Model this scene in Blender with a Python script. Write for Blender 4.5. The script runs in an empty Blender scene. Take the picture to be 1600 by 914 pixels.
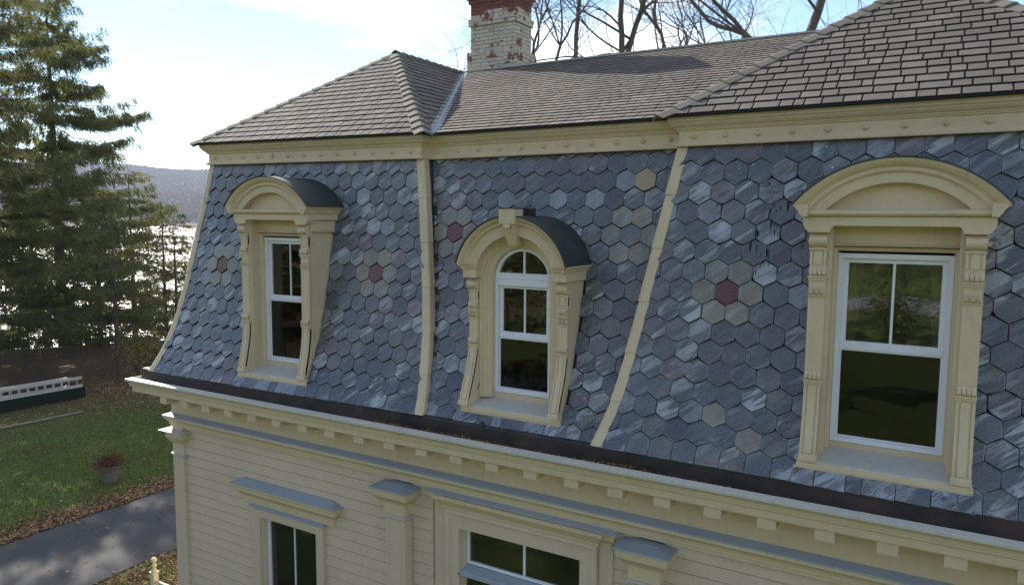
import bpy, math, random
import numpy as np
from mathutils import Matrix, Vector
R = math.radians
rng = np.random.default_rng(7)
random.seed(7)
H = 7.3                      # height of the camera above the lawn; house coordinates below are written relative to it
scene = bpy.context.scene
col = scene.collection

# ------------------------------------------------------------------ camera
cam = bpy.data.cameras.new('camera'); camo = bpy.data.objects.new('camera', cam); col.objects.link(camo)
cam.sensor_width = 36.0; cam.lens = 36.0 * 1144 / 1600.0
cam.clip_start = 0.1; cam.clip_end = 20000
def cam_matrix(p, yaw, roll):
    f = Vector((-math.sin(yaw) * math.cos(p), math.cos(yaw) * math.cos(p), -math.sin(p)))
    r = Vector((math.cos(yaw), math.sin(yaw), 0)); d = f.cross(r)
    c, s = math.cos(roll), math.sin(roll)
    X = c * r + s * d; Dn = -s * r + c * d
    return X, Dn, f
CX, CD, CF = cam_matrix(R(5.67), R(30.61), R(-0.35))
camo.matrix_world = Matrix(((CX.x, -CD.x, -CF.x, 0), (CX.y, -CD.y, -CF.y, 0), (CX.z, -CD.z, -CF.z, H), (0, 0, 0, 1)))
scene.camera = camo
def px(p):                   # picture position of a point (relative to the camera), only used to rank how large pieces show
    v = Vector(p); z = v.dot(CF)
    return 800 + 1144 * v.dot(CX) / z, 457 + 1144 * v.dot(CD) / z, z

# ------------------------------------------------------------------ world, sun, exposure
SUN_EL, SUN_DIR = R(30.0), Vector((-0.91, 0.42, 0)).normalized()
world = bpy.data.worlds.new('World'); scene.world = world; world.use_nodes = True
nt = world.node_tree; nt.nodes.clear()
def wn(t, **k):
    n = nt.nodes.new(t)
    for a, b in k.items(): setattr(n, a, b)
    return n
sky = wn('ShaderNodeTexSky', sky_type='NISHITA', sun_disc=False)
sky.sun_elevation = SUN_EL
sky.sun_rotation = math.atan2(SUN_DIR.x, SUN_DIR.y)      # rotation is measured from +Y towards +X
sky.altitude = 50; sky.air_density = 1.0; sky.dust_density = 0.0; sky.ozone_density = 1.6
bg = wn('ShaderNodeBackground'); out = wn('ShaderNodeOutputWorld')
bg.inputs['Strength'].default_value = 0.11
tc = wn('ShaderNodeTexCoord'); sep = wn('ShaderNodeSeparateXYZ'); nt.links.new(tc.outputs['Generated'], sep.inputs[0])
def wm(op, a, b=None, c=None):
    n = wn('ShaderNodeMath', operation=op)
    for i, v in enumerate((a, b, c)):
        if v is None: continue
        if isinstance(v, (int, float)): n.inputs[i].default_value = v
        else: nt.links.new(v, n.inputs[i])
    return n.outputs[0]
zz = wm('ADD', wm('MAXIMUM', sep.outputs['Z'], 0.0), 0.16)
cmb = wn('ShaderNodeCombineXYZ')
nt.links.new(wm('DIVIDE', sep.outputs['X'], zz), cmb.inputs[0]); nt.links.new(wm('DIVIDE', sep.outputs['Y'], zz), cmb.inputs[1])
cn = wn('ShaderNodeTexNoise'); cn.inputs['Scale'].default_value = 0.75; cn.inputs['Detail'].default_value = 9; cn.inputs['Roughness'].default_value = 0.52
cmap = wn('ShaderNodeMapping'); cmap.inputs['Location'].default_value = (3.1, 1.7, 0)
nt.links.new(cmb.outputs[0], cmap.inputs[0]); nt.links.new(cmap.outputs[0], cn.inputs['Vector'])
cr = wn('ShaderNodeMapRange', interpolation_type='SMOOTHSTEP')
cr.inputs[1].default_value = 0.49; cr.inputs[2].default_value = 0.67; cr.inputs[3].default_value = 0; cr.inputs[4].default_value = 0.85
nt.links.new(cn.outputs[0], cr.inputs[0])
# clouds: white, one fixed brightness mixed over the sky
cmix = wn('ShaderNodeMix', data_type='RGBA'); cmix.inputs[7].default_value = (10.2, 10.0, 9.7, 1)
nt.links.new(cr.outputs[0], cmix.inputs[0]); nt.links.new(sky.outputs[0], cmix.inputs[6])
nt.links.new(cmix.outputs[2], bg.inputs['Color']); nt.links.new(bg.outputs[0], out.inputs['Surface'])

sl = bpy.data.lights.new('sun', 'SUN'); sl.energy = 4.6; sl.angle = R(0.53); sl.color = (1.0, 0.93, 0.82)
so = bpy.data.objects.new('sun', sl); col.objects.link(so); so.location = (-60, 30, 60)
sd = Vector((SUN_DIR.x * math.cos(SUN_EL), SUN_DIR.y * math.cos(SUN_EL), math.sin(SUN_EL)))
so.rotation_euler = sd.to_track_quat('Z', 'Y').to_euler()
scene.view_settings.view_transform = 'Standard'; scene.view_settings.look = 'None'
scene.view_settings.gamma = 1.0; scene.view_settings.exposure = 1.10
scene.cycles.max_bounces = 8; scene.cycles.transparent_max_bounces = 16

# ------------------------------------------------------------------ materials
def mat(name, base, rough=0.6, spec=0.5, metal=0.0, build=None):
    m = bpy.data.materials.new(name); m.use_nodes = True
    n = m.node_tree; b = n.nodes['Principled BSDF']
    b.inputs['Base Color'].default_value = (*base, 1); b.inputs['Roughness'].default_value = rough
    b.inputs['Specular IOR Level'].default_value = spec; b.inputs['Metallic'].default_value = metal
    if build: build(G(n, b))
    return m
class G:
    """small node-graph helper"""
    def __init__(s, n, b): s.n, s.b = n, b
    def new(s, t, **k):
        x = s.n.nodes.new(t)
        for a, v in k.items(): setattr(x, a, v)
        return x
    def link(s, a, b): s.n.links.new(a, b)
    def put(s, sock, v):
        if v is None: return
        if isinstance(v, (int, float)): sock.default_value = v
        elif isinstance(v, tuple): sock.default_value = v if len(v) == len(sock.default_value) else (*v, 1)
        else: s.link(v, sock)
    def math(s, op, a, b=None, c=None):
        x = s.new('ShaderNodeMath', operation=op)
        for i, v in enumerate((a, b, c)): s.put(x.inputs[i], v)
        return x.outputs[0]
    def coord(s, kind='Object', scale=(1, 1, 1), rot=(0, 0, 0), loc=None):
        t = s.new('ShaderNodeTexCoord'); mp = s.new('ShaderNodeMapping')
        s.link(t.outputs[kind], mp.inputs[0]); mp.inputs['Scale'].default_value = scale; mp.inputs['Rotation'].default_value = rot
        if loc is not None: s.put(mp.inputs['Location'], loc)
        return mp.outputs[0]
    def world(s, scale=(1, 1, 1), rot=(0, 0, 0)):
        t = s.new('ShaderNodeNewGeometry'); mp = s.new('ShaderNodeMapping')
        s.link(t.outputs['Position'], mp.inputs[0]); mp.inputs['Scale'].default_value = scale; mp.inputs['Rotation'].default_value = rot
        return mp.outputs[0]
    def noise(s, vec, scale=5, detail=4, rough=0.5, dist=0):
        x = s.new('ShaderNodeTexNoise'); s.put(x.inputs['Vector'], vec)
        x.inputs['Scale'].default_value = scale; x.inputs['Detail'].default_value = detail
        x.inputs['Roughness'].default_value = rough; x.inputs['Distortion'].default_value = dist
        return x.outputs[0]
    def rnd(s):              # one number per object and per loose piece of a joined mesh
        g = s.new('ShaderNodeNewGeometry'); o = s.new('ShaderNodeObjectInfo')
        return s.math('FRACT', s.math('ADD', g.outputs['Random Per Island'], o.outputs['Random']))
    def ramp(s, fac, stops, interp='LINEAR'):
        x = s.new('ShaderNodeValToRGB'); e = x.color_ramp; e.interpolation = interp
        while len(e.elements) < len(stops): e.elements.new(0.5)
        for i, (p, c) in enumerate(stops):
            e.elements[i].position = p; e.elements[i].color = (*c, 1)
        s.link(fac, x.inputs[0]); return x.outputs[0]
    def range(s, v, a, b, c=0.0, d=1.0):
        x = s.new('ShaderNodeMapRange'); s.link(v, x.inputs[0])
        for i, q in enumerate((a, b, c, d)): x.inputs[i + 1].default_value = q
        return x.outputs[0]
    def mix(s, f, a, b, mode='MIX'):
        x = s.new('ShaderNodeMix', data_type='RGBA', blend_type=mode)
        s.put(x.inputs[0], f); s.put(x.inputs[6], a); s.put(x.inputs[7], b); return x.outputs[2]
    def base(s, c): s.link(c, s.b.inputs['Base Color'])
    def rough(s, v): s.link(v, s.b.inputs['Roughness'])
    def bump(s, h, strength=0.3, dist=0.01):
        x = s.new('ShaderNodeBump'); x.inputs['Strength'].default_value = strength; x.inputs['Distance'].default_value = dist
        s.link(h, x.inputs['Height']); s.link(x.outputs[0], s.b.inputs['Normal'])
def paint(c, dirt, amount=0.35, rough=0.55):
    def f(g):
        w = g.world(); a = g.noise(w, 2.3, 6, 0.6); b = g.noise(g.world((7, 7, 0.9)), 3.0, 5, 0.6)
        d = g.range(g.math('MULTIPLY', a, b), 0.22, 0.42, 0, amount)
        fine = g.range(g.noise(g.world((1, 1, .4)), 30, 6, 0.72), 0.56, 0.68, 0, 0.30)
        sw = g.range(g.noise(w, 0.9, 5, 0.6), 0.42, 0.62, 0, 0.22)
        g.base(g.mix(fine, g.mix(d, g.mix(sw, c, tuple(x * 0.80 for x in c)), dirt), tuple(x * 0.72 for x in dirt)))
        g.rough(g.range(a, 0.3, 0.7, rough - 0.08, rough + 0.12)); g.bump(g.noise(w, 60, 3), 0.12, 0.004)
    return f
CREAM = (0.68, 0.530, 0.335)
M = {}
M['cream'] = mat('cream_paint', CREAM, build=paint(CREAM, (0.42, 0.33, 0.21)))
M['siding'] = mat('siding_paint', (0.665, 0.515, 0.370), build=paint((0.665, 0.515, 0.370), (0.45, 0.36, 0.27), 0.3))
M['trimtop'] = mat('weathered_ledge_paint', (0.5, 0.52, 0.5), build=paint((0.60, 0.55, 0.46), (0.38, 0.37, 0.34), 0.5, 0.45))
M['bluegrey'] = mat('grey_ledge_metal', (0.36, 0.39, 0.42), build=paint((0.36, 0.39, 0.42), (0.24, 0.27, 0.30), 0.5, 0.5))
M['white'] = mat('white_vinyl', (0.78, 0.78, 0.80), 0.35, build=lambda g: g.base(g.mix(g.range(g.noise(g.world(), 8, 4), 0.55, 0.8, 0, .3), (0.80, 0.79, 0.82), (0.62, 0.61, 0.6))))
def slate_graph(ramp_stops, streak=1.0, sc=(0.46, 0.47, 0.49), fz=0.22):
    def f(g):
        r = g.rnd(); r2 = g.math('FRACT', g.math('MULTIPLY', r, 7.31)); r3 = g.math('FRACT', g.math('MULTIPLY', r, 23.7))
        base = g.ramp(r, ramp_stops)
        off = g.new('ShaderNodeCombineXYZ'); g.put(off.inputs[0], g.math('MULTIPLY', r, 37.0)); g.put(off.inputs[1], g.math('MULTIPLY', r2, 19.0)); g.put(off.inputs[2], g.math('MULTIPLY', r3, 11.0))
        w = g.world((1, 1, 1), (0, R(36), 0)); add = g.new('ShaderNodeVectorMath', operation='ADD'); g.link(w, add.inputs[0]); g.link(off.outputs[0], add.inputs[1])
        st = g.new('ShaderNodeMapping'); g.link(add.outputs[0], st.inputs[0]); st.inputs['Scale'].default_value = (1.5, 3, 9.5)
        n1 = g.noise(st.outputs[0], 1.0, 5, 0.6, 0.6)
        s1 = g.math('MULTIPLY', g.range(n1, 0.49, 0.57), g.range(r2, 0.10, 0.75, 0.05, 0.9 * streak))
        n2 = g.noise(st.outputs[0], 2.1, 6, 0.62, 1.2); s2 = g.math('MULTIPLY', g.range(n2, 0.51, 0.57), g.range(r3, 0.25, .8, 0, 0.9))
        c = g.mix(s1, base, (*sc, 1)); c = g.mix(g.math('MULTIPLY', s2, min(1, streak + .1)), c, (0.050, 0.047, 0.052, 1))
        warm = g.math('MULTIPLY', g.range(g.noise(st.outputs[0], 1.7, 4, .5, .5), 0.52, 0.60), g.range(g.math('FRACT', g.math('MULTIPLY', r, 51.3)), .45, .9, 0, 0.75 * streak))
        c = g.mix(warm, c, (0.21, 0.165, 0.135, 1))
        run = g.range(g.noise(g.world((2.6, 2.6, .45)), 1.5, 6, .65), .42, .68, 0, .55)
        c = g.mix(run, c, (0.062, 0.058, 0.060, 1)) if streak > .2 else c
        fine = g.noise(add.outputs[0], 45, 5, 0.7)
        c = g.mix(g.range(fine, 0.35, 0.75, 0.0, fz), c, (0.33, 0.335, 0.35, 1))
        spots = g.range(g.noise(w, 95, 2, 0.5), 0.735, 0.76)
        c = g.mix(g.math('MULTIPLY', spots, 0.7), c, (0.6, 0.6, 0.58, 1))
        g.base(c); g.rough(g.range(fine, 0.3, 0.7, 0.20, 0.38))
        h = g.math('ADD', g.math('MULTIPLY', fine, 0.35), g.math('ADD', g.math('MULTIPLY', n1, 1.0), g.math('MULTIPLY', g.noise(add.outputs[0], 9, 3), 0.8)))
        g.bump(h, 0.45, 0.012)
    return f
SL = [(0.0, (0.076, 0.090, 0.115)), (0.2, (0.118, 0.122, 0.140)), (0.36, (0.084, 0.100, 0.124)), (0.5, (0.128, 0.118, 0.132)),
      (0.62, (0.096, 0.107, 0.117)), (0.75, (0.138, 0.142, 0.154)), (0.88, (0.066, 0.070, 0.090)), (1.0, (0.110, 0.127, 0.150))]
M['slate'] = mat('blue_grey_slate', (.14, .15, .17), spec=0.5, build=slate_graph(SL))
M['slate_dark'] = mat('dark_slate', (.05, .05, .065), build=slate_graph([(0, (0.055, 0.055, 0.075)), (1, (0.08, 0.078, 0.10))], 0.15))
M['slate_red'] = mat('red_slate', (.2, .05, .05), build=slate_graph([(0, (0.105, 0.020, 0.022)), (1, (0.125, 0.026, 0.026))], 0.0, (.15,.05,.05), 0.08))
M['slate_tan'] = mat('tan_slate', (.3, .28, .23), build=slate_graph([(0, (0.215, 0.190, 0.145)), (1, (0.275, 0.235, 0.180))], 0.35))
M['slate_orange'] = mat('ochre_slate', (.4, .3, .17), build=slate_graph([(0, (0.36, 0.255, 0.14)), (1, (0.38, 0.27, 0.15))], 0.0))
M['slate_purple'] = mat('plum_slate', (.2, .14, .17), build=slate_graph([(0, (0.145, 0.105, 0.118)), (1, (0.165, 0.120, 0.130))], 0.8, (0.42, 0.36, 0.38)))
M['slate_light'] = mat('pale_streaked_slate', (.3, .3, .34), build=slate_graph([(0, (0.21, 0.225, 0.265)), (1, (0.25, 0.26, 0.29))], 1.0, (0.45, 0.47, 0.52)))
M['rim'] = mat('worn_slate_edge', (.19, .20, .22), .5, build=lambda g: g.base(g.mix(g.range(g.noise(g.world(), 9, 4), .42, .6), (.10, .105, .12, 1), (.235, .24, .26, 1))))
M['under'] = mat('roofing_felt', (0.018, 0.018, 0.02), 0.9)
def shingle(g):
    r = g.rnd(); w = g.world()
    c = g.ramp(r, [(0, (0.095, 0.080, 0.069)), (0.3, (0.175, 0.143, 0.120)), (0.5, (0.125, 0.105, 0.092)), (0.7, (0.225, 0.185, 0.155)), (0.85, (0.140, 0.122, 0.11)), (1, (0.19, 0.152, 0.13))])
    n = g.noise(w, 260, 3, 0.6); c = g.mix(g.range(n, 0.4, 0.65, 0, 0.55), c, (0.30, 0.265, 0.225, 1))
    n2 = g.noise(w, 130, 4, 0.7); c = g.mix(g.range(n2, 0.5, 0.7, 0, 0.5), c, (0.06, 0.052, 0.048, 1))
    big = g.range(g.noise(g.world((1, .5, .5)), 1.6, 6, .65), 0.42, 0.62, 0, 0.5); c = g.mix(big, c, (0.11, 0.095, 0.082, 1))
    mid = g.range(g.noise(w, 9, 5, .7), 0.5, 0.68, 0, 0.4); c = g.mix(mid, c, (0.085, 0.078, 0.07, 1))
    g.base(c); g.bump(g.math('ADD', n, n2), 0.5, 0.004)
M['shingle'] = mat('asphalt_shingle', (.14, .12, .1), 0.9, 0.2, build=shingle)
def cap(g):
    w = g.world(); n = g.noise(w, 220, 3, 0.6); r = g.rnd()
    c = g.ramp(r, [(0, (0.17, 0.15, 0.12)), (1, (0.215, 0.19, 0.155))]); g.base(g.mix(g.range(n, 0.4, 0.65, 0, 0.5), c, (0.10, 0.09, 0.08, 1))); g.bump(n, 0.4, 0.004)
M['cap'] = mat('ridge_cap_shingle', (.19, .17, .14), 0.9, 0.2, build=cap)
def metal_paint(c, c2):
    def f(g):
        n = g.noise(g.world((1, 1, 1)), 3, 5, 0.6); g.base(g.mix(g.range(n, 0.4, 0.65), c, c2)); g.rough(g.range(n, 0.3, 0.7, 0.5, 0.7)); g.bump(g.noise(g.world(), 14, 3), 0.2, 0.01)
    return f
M['green'] = mat('dark_green_black_sheet_metal', (.03, .045, .045), 0.45, build=metal_paint((0.024, 0.036, 0.034), (0.045, 0.050, 0.048)))
M['rubber'] = mat('black_roof_membrane', (.02, .018, .018), 0.5, build=metal_paint((0.016, 0.015, 0.015), (0.060, 0.036, 0.034)))
M['flash'] = mat('grey_valley_metal', (.36, .39, .43), 0.4, build=metal_paint((0.17, 0.18, 0.20), (0.27, 0.285, 0.31)))
M['ridge_metal'] = mat('tan_drip_edge', (.42, .38, .32), 0.5, build=metal_paint((0.42, 0.38, 0.33), (0.5, 0.46, 0.4)))
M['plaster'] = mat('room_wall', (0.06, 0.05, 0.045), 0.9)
M['curtain'] = mat('curtain_cloth', (0.34, 0.29, 0.23), 0.9)
M['black'] = mat('black_plastic', (0.02, 0.02, 0.02), 0.5)
M['screen'] = mat('window_screen', (0.02, 0.02, 0.022), 0.8)
def glassm(name, tint, refl):
    m = bpy.data.materials.new(name); m.use_nodes = True; n = m.node_tree; n.nodes.clear()
    o = n.nodes.new('ShaderNodeOutputMaterial'); mx = n.nodes.new('ShaderNodeMixShader'); t = n.nodes.new('ShaderNodeBsdfTransparent'); gl = n.nodes.new('ShaderNodeBsdfGlossy')
    fr = n.nodes.new('ShaderNodeFresnel'); fr.inputs[0].default_value = refl; t.inputs[0].default_value = (*tint, 1); gl.inputs['Roughness'].default_value = 0.015
    nz = n.nodes.new('ShaderNodeTexNoise'); nz.inputs['Scale'].default_value = 2.2; bp = n.nodes.new('ShaderNodeBump'); bp.inputs['Strength'].default_value = 0.04; bp.inputs['Distance'].default_value = 0.05
    n.links.new(nz.outputs[0], bp.inputs['Height']); n.links.new(bp.outputs[0], gl.inputs['Normal'])
    n.links.new(fr.outputs[0], mx.inputs[0]); n.links.new(t.outputs[0], mx.inputs[1]); n.links.new(gl.outputs[0], mx.inputs[2]); n.links.new(mx.outputs[0], o.inputs[0])
    return m
M['glass'] = glassm('window_glass', (0.80, 0.83, 0.82), 2.15)
M['screened'] = glassm('screened_window_glass', (0.30, 0.30, 0.31), 1.65)

# ------------------------------------------------------------------ mesh collecting
def warp(v):
    """the old house is a little taller towards its left end (settled gutter, raised eave)"""
    v = np.array(v, float)
    u = np.clip((-6.0 - v[:, 0]) / 4.4, 0, 1); z = v[:, 2]
    t = np.interp(z, [-3.3, -2.6, -0.75, 1.1, 2.8, 6], [0, -0.062, 0, 0.068, 0.02, 0])
    on = (v[:, 1] > 6.0) & (v[:, 1] < 18)
    v[:, 2] = z + np.where(on, u * t, 0); return v
WL = {}                       # world position of each object's origin
class MB:
    def __init__(s): s.v = []; s.f = []
    def add(s, vs, fs):
        o = len(s.v); s.v += [tuple(p) for p in vs]; s.f += [tuple(i + o for i in f) for f in fs]; return s
    def box(s, x0, x1, y0, y1, z0, z1):
        if x0 > x1: x0, x1 = x1, x0
        v = [(x, y, z) for x in (x0, x1) for y in (y0, y1) for z in (z0, z1)]
        return s.add(v, [(0, 1, 3, 2), (4, 6, 7, 5), (0, 4, 5, 1), (2, 3, 7, 6), (0, 2, 6, 4), (1, 5, 7, 3)])
    def prism(s, poly, axis, a, b):
        """polygon of 2D points pushed along an axis: 'x' -> (y,z), 'y' -> (x,z), 'z' -> (x,y)"""
        def P(p, t): return {'x': (t, p[0], p[1]), 'y': (p[0], t, p[1]), 'z': (p[0], p[1], t)}[axis]
        n = len(poly); v = [P(p, a) for p in poly] + [P(p, b) for p in poly]
        return s.add(v, [tuple(range(n))[::-1], tuple(range(n, 2 * n))] + [(i, (i + 1) % n, n + (i + 1) % n, n + i) for i in range(n)])
    def loft(s, rows, close=False, capped=False):
        n = len(rows[0]); v = [p for r in rows for p in r]; f = []
        for i in range(len(rows) - 1):
            for j in range(n if close else n - 1):
                k = (j + 1) % n
                f.append((i * n + j, i * n + k, (i + 1) * n + k, (i + 1) * n + j))
        if capped: f.append(tuple(range(n))[::-1]); f.append(tuple((len(rows) - 1) * n + j for j in range(n)))
        return s.add(v, f)
    def sweep(s, path, prof, xs=1.0, capped=True):
        """moulding: profile [(out, z)] carried along a plan path with mitred corners"""
        P = [Vector((p[0], p[1])) for p in path]; rows = []
        for i, p in enumerate(P):
            ns = []
            if i > 0: d = (p - P[i - 1]).normalized(); ns.append(Vector((d.y, -d.x)))
            if i < len(P) - 1: d = (P[i + 1] - p).normalized(); ns.append(Vector((d.y, -d.x)))
            m = ns[0] if len(ns) == 1 else (ns[0] + ns[1]) / (1 + ns[0].dot(ns[1]))
            rows.append([(p.x + m.x * o * xs, p.y + m.y * o, z) for o, z in prof])
        return s.loft(rows, False, capped)
    def tube(s, a, b, r0, r1, n=8, cap=True):
        a, b = Vector(a), Vector(b); d = (b - a).normalized(); u = d.orthogonal().normalized(); w = d.cross(u)
        rows = [[tuple(p + r * (math.cos(t) * u + math.sin(t) * w)) for t in (2 * math.pi * i / n for i in range(n))] for p, r in ((a, r0), (b, r1))]
        return s.loft(rows, True, cap)
    def lathe(s, c, prof, n=16):
        rows = [[(c[0] + r * math.cos(t), c[1] + r * math.sin(t), c[2] + z) for t in (2 * math.pi * i / n for i in range(n))] for r, z in prof]
        return s.loft(rows, True, True)
    def build(s, name, m, parent=None, rel=True, smooth=False, bevel=0.0, kind=None, label=None):
        return mesh_obj(name, np.array(s.v, float), s.f, m, parent, rel, smooth, bevel, kind, label)
def mesh_obj(name, v, f, m, parent=None, rel=True, smooth=False, bevel=0.0, kind=None, label=None, wp=True):
    if rel:
        if wp: v = warp(v)
        else: v = np.array(v, float)
        v[:, 2] += H
    o0 = np.array([(v[:, 0].min() + v[:, 0].max()) / 2, (v[:, 1].min() + v[:, 1].max()) / 2, v[:, 2].min()])
    me = bpy.data.meshes.new(name)
    if isinstance(f, np.ndarray):
        n, k = f.shape
        me.vertices.add(len(v)); me.vertices.foreach_set('co', (v - o0).ravel()); me.loops.add(n * k); me.loops.foreach_set('vertex_index', f.ravel().astype(np.int32))
        me.polygons.add(n); me.polygons.foreach_set('loop_start', np.arange(0, n * k, k, dtype=np.int32)); me.update(calc_edges=True)
    else:
        me.from_pydata([tuple(p) for p in (v - o0)], [], f); me.update()
    if smooth: me.polygons.foreach_set('use_smooth', [True] * len(me.polygons))
    for mm in (m if isinstance(m, list) else [m]): me.materials.append(mm)
    o = bpy.data.objects.new(name, me); col.objects.link(o); place(o, o0, parent)
    if bevel:
        b = o.modifiers.new('edge', 'BEVEL'); b.width = bevel; b.segments = 1; b.limit_method = 'ANGLE'; b.angle_limit = R(35)
    if kind: o['kind'] = kind
    if label: o['label'] = label
    return o
def place(o, loc, parent=None):
    loc = np.array(loc, float); WL[o] = loc
    if parent is not None: o.parent = parent; loc = loc - WL[parent]
    o.location = tuple(loc)
def empty(name, loc, parent=None, label=None, cat=None, group=None):
    o = bpy.data.objects.new(name, None); o.empty_display_size = 0.3; col.objects.link(o); place(o, loc, parent)
    tag(o, label, cat, group); return o
def tag(o, label=None, cat=None, group=None, kind=None):
    for k, v in (('label', label), ('category', cat), ('group', group), ('kind', kind)):
        if v: o[k] = v
    return o

# ------------------------------------------------------------------ house: main dimensions (x to the right, y into the house, z relative to the camera)
PVX = (-10.38, -6.06, -2.555, 1.765)                  # frieze corners of the two pavilions
FY, CY = 7.85, 8.03                                    # frieze plane of pavilions and of the recessed centre
UP = [(PVX[0], 16), (PVX[0], FY), (PVX[1], FY), (PVX[1], CY), (PVX[2], CY), (PVX[2], FY), (PVX[3], FY), (PVX[3], 16)]
LOW = [(-10.88, 16), (-10.88, 7.34), (2.28, 7.34), (2.28, 16)]
_pz = np.array([-2.42, -2.26, -2.03, -1.75, -1.4, -.95, -.4, .18, .82]); _py = np.array([7.05, 7.16, 7.28, 7.395, 7.50, 7.60, 7.70, 7.80, 7.90])
_zz = np.linspace(-2.42, .82, 400); _yy = np.interp(_zz, _pz, _py)
_k = np.ones(31) / 31; _yp = np.concatenate([2 * _yy[0] - _yy[15:0:-1], _yy, 2 * _yy[-1] - _yy[-2:-17:-1]]); _yy = np.convolve(_yp, _k, 'valid')
def mY(z, centre=False):                               # mansard surface
    y = np.interp(z, _zz, _yy)
    return y + (np.interp(z, [-2.42, .8], [.06, .18]) if centre else 0)
_arc = np.concatenate([[0], np.cumsum(np.hypot(np.diff(_yy), np.diff(_zz)))])    # measured from the bottom up
def z_of_arc(a): return np.interp(a, _arc, _zz)
def arc_of_z(z): return np.interp(z, _zz, _arc)
def flare(z): return np.interp(z, [-2.42, -1.9, -1.35, -.6, .1, .8], [.595, .465, .375, .25, .125, 0.0])             # how far the hips move out sideways
D1, D2, D3 = -8.22, -4.28, -0.395                      # dormer centres
house = empty('house', (-4.3, 7.4, 0), None, 'cream house with hexagonal slate mansard roof, white-framed dormers and brown shingles', 'house')

# ------------------------------------------------------------------ mansard: felt, slates, hips
mans = empty('mansard_roof', (-4.3, 7.4, H - 2.4), house)
zs = [-2.42, -2.345] + list(np.linspace(-2.345, .82, 28))[1:]
def in_open(x, z):
    for cx, w, z0, z1 in ((D1, .545, -2.345, .1), (D2, .545, -2.345, -.75), (D2, .44, -.8, -.3), (D3, .545, -2.345, .1)):
        if abs(x - cx) < w and z0 < z < z1: return True
    return False
mb = MB()
fx = sorted([D1 - .545, D1 + .545, D2 - .545, D2 + .545, D2 - .44, D2 + .44, D3 - .545, D3 + .545])
for a, b in zip(zs[:-1], zs[1:]):
    zm = (a + b) / 2
    for k, (xl, xr, c) in enumerate(((PVX[0], PVX[1], False), (PVX[1], PVX[2], True), (PVX[2], PVX[3], False))):
        s_ = -1 if not c else 1
        def L(z): return xl + (-flare(z) if not c else flare(z) - .02)
        def Rr(z): return xr + (flare(z) if not c else -flare(z) + .02)
        xs_ = [None] + [x for x in fx if xl < x < xr] + [None]
        for i in range(len(xs_) - 1):
            x0a, x0b = (L(a), L(b)) if xs_[i] is None else (xs_[i],) * 2
            x1a, x1b = (Rr(a), Rr(b)) if xs_[i + 1] is None else (xs_[i + 1],) * 2
            if in_open((x0a + x1a) / 2, zm): continue
            mb.add([(x0a, mY(a, c) + .012, a), (x1a, mY(a, c) + .012, a), (x1b, mY(b, c) + .012, b), (x0b, mY(b, c) + .012, b)], [(0, 1, 2, 3)])
# side faces and returns
for a, b in zip(zs[:-1], zs[1:]):
    for x, s_, y1 in ((PVX[0], -1, 16), (PVX[3], 1, 16)):
        mb.add([(x + s_ * flare(a), mY(a), a), (x + s_ * flare(a), y1, a), (x + s_ * flare(b), y1, b), (x + s_ * flare(b), mY(b), b)], [(0, 1, 2, 3)])
mb.build('roof_felt', M['under'], mans)
mb = MB()
for a, b in zip(zs[:-1], zs[1:]):
    for x, s_ in ((PVX[1], 1), (PVX[2], -1)):
        mb.add([(x + s_ * flare(a), mY(a) + .002, a), (x + s_ * flare(a), mY(a, True) + .04, a), (x + s_ * flare(b), mY(b, True) + .04, b), (x + s_ * flare(b), mY(b) + .002, b)], [(0, 1, 2, 3)])
mb.build('return_face', M['slate_dark'], mans)

def clip(poly, f):
    """keep the part of a polygon where f(point) >= 0"""
    o = []
    for i in range(len(poly)):
        p, q = poly[i], poly[(i + 1) % len(poly)]; a, b = f(p), f(q)
        if a >= 0: o.append(p)
        if (a >= 0) != (b >= 0):
            t = a / (a - b); o.append((p[0] + t * (q[0] - p[0]), p[1] + t * (q[1] - p[1])))
    return o
def area(p): return abs(sum(p[i][0] * p[(i + 1) % len(p)][1] - p[(i + 1) % len(p)][0] * p[i][1] for i in range(len(p)))) / 2
def plate(poly, th, tilt, v0, base=0.0, cham=0.0):
    """flat piece from a 2D outline; its lower edge stands proud by tilt; the rim is chamfered"""
    n = len(poly); zt = lambda p: base + th + tilt * (v0 - p[1])
    cx = sum(p[0] for p in poly) / n; cy = sum(p[1] for p in poly) / n
    ins = [(p[0] + (cx - p[0]) * cham, p[1] + (cy - p[1]) * cham) for p in poly]
    v = [(p[0], p[1], zt(p) - th) for p in poly] + [(p[0], p[1], zt(p) - (th * .35 if cham else 0)) for p in poly]
    f = [(i, (i + 1) % n, n + (i + 1) % n, n + i) for i in range(n)]
    if cham:
        v += [(p[0], p[1], zt(p)) for p in ins]
        f += [(n + i, n + (i + 1) % n, 2 * n + (i + 1) % n, 2 * n + i) for i in range(n)] + [tuple(range(2 * n, 3 * n))]
    else: f.append(tuple(range(n, 2 * n)))
    return v, f
W_, RP = 0.2433, 0.2107
RAD = W_ / math.sqrt(3)
def hexpoly(w=W_, g=0.002, r_=RAD, chip=None):
    a = w / 2 - g; h = r_ - g; q = r_ / 2 - g * .4
    return [(0, -h), (a, -q), (a, q), (0, h * .99), (-a, q), (-a, -q)]
full = []
for k in range(8):            # eight slightly different full slates: worn, chipped or clean corners
    p = hexpoly(g=0.0015 + 0.0016 * rng.random()); p = [(x + rng.normal(0, .0022), y + rng.normal(0, .0022)) for x, y in p]
    if k in (2, 5, 7):
        c = {2: 0, 5: 1, 7: 5}[k]; a, b, d = p[c - 1], p[c], p[(c + 1) % 6]; t = .16
        p = p[:c] + [(b[0] + t * (a[0] - b[0]), b[1] + t * (a[1] - b[1])), (b[0] + t * (d[0] - b[0]) * 1.4, b[1] + t * (d[1] - b[1]) * 1.4)] + p[c + 1:]
    full.append(p)
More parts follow.
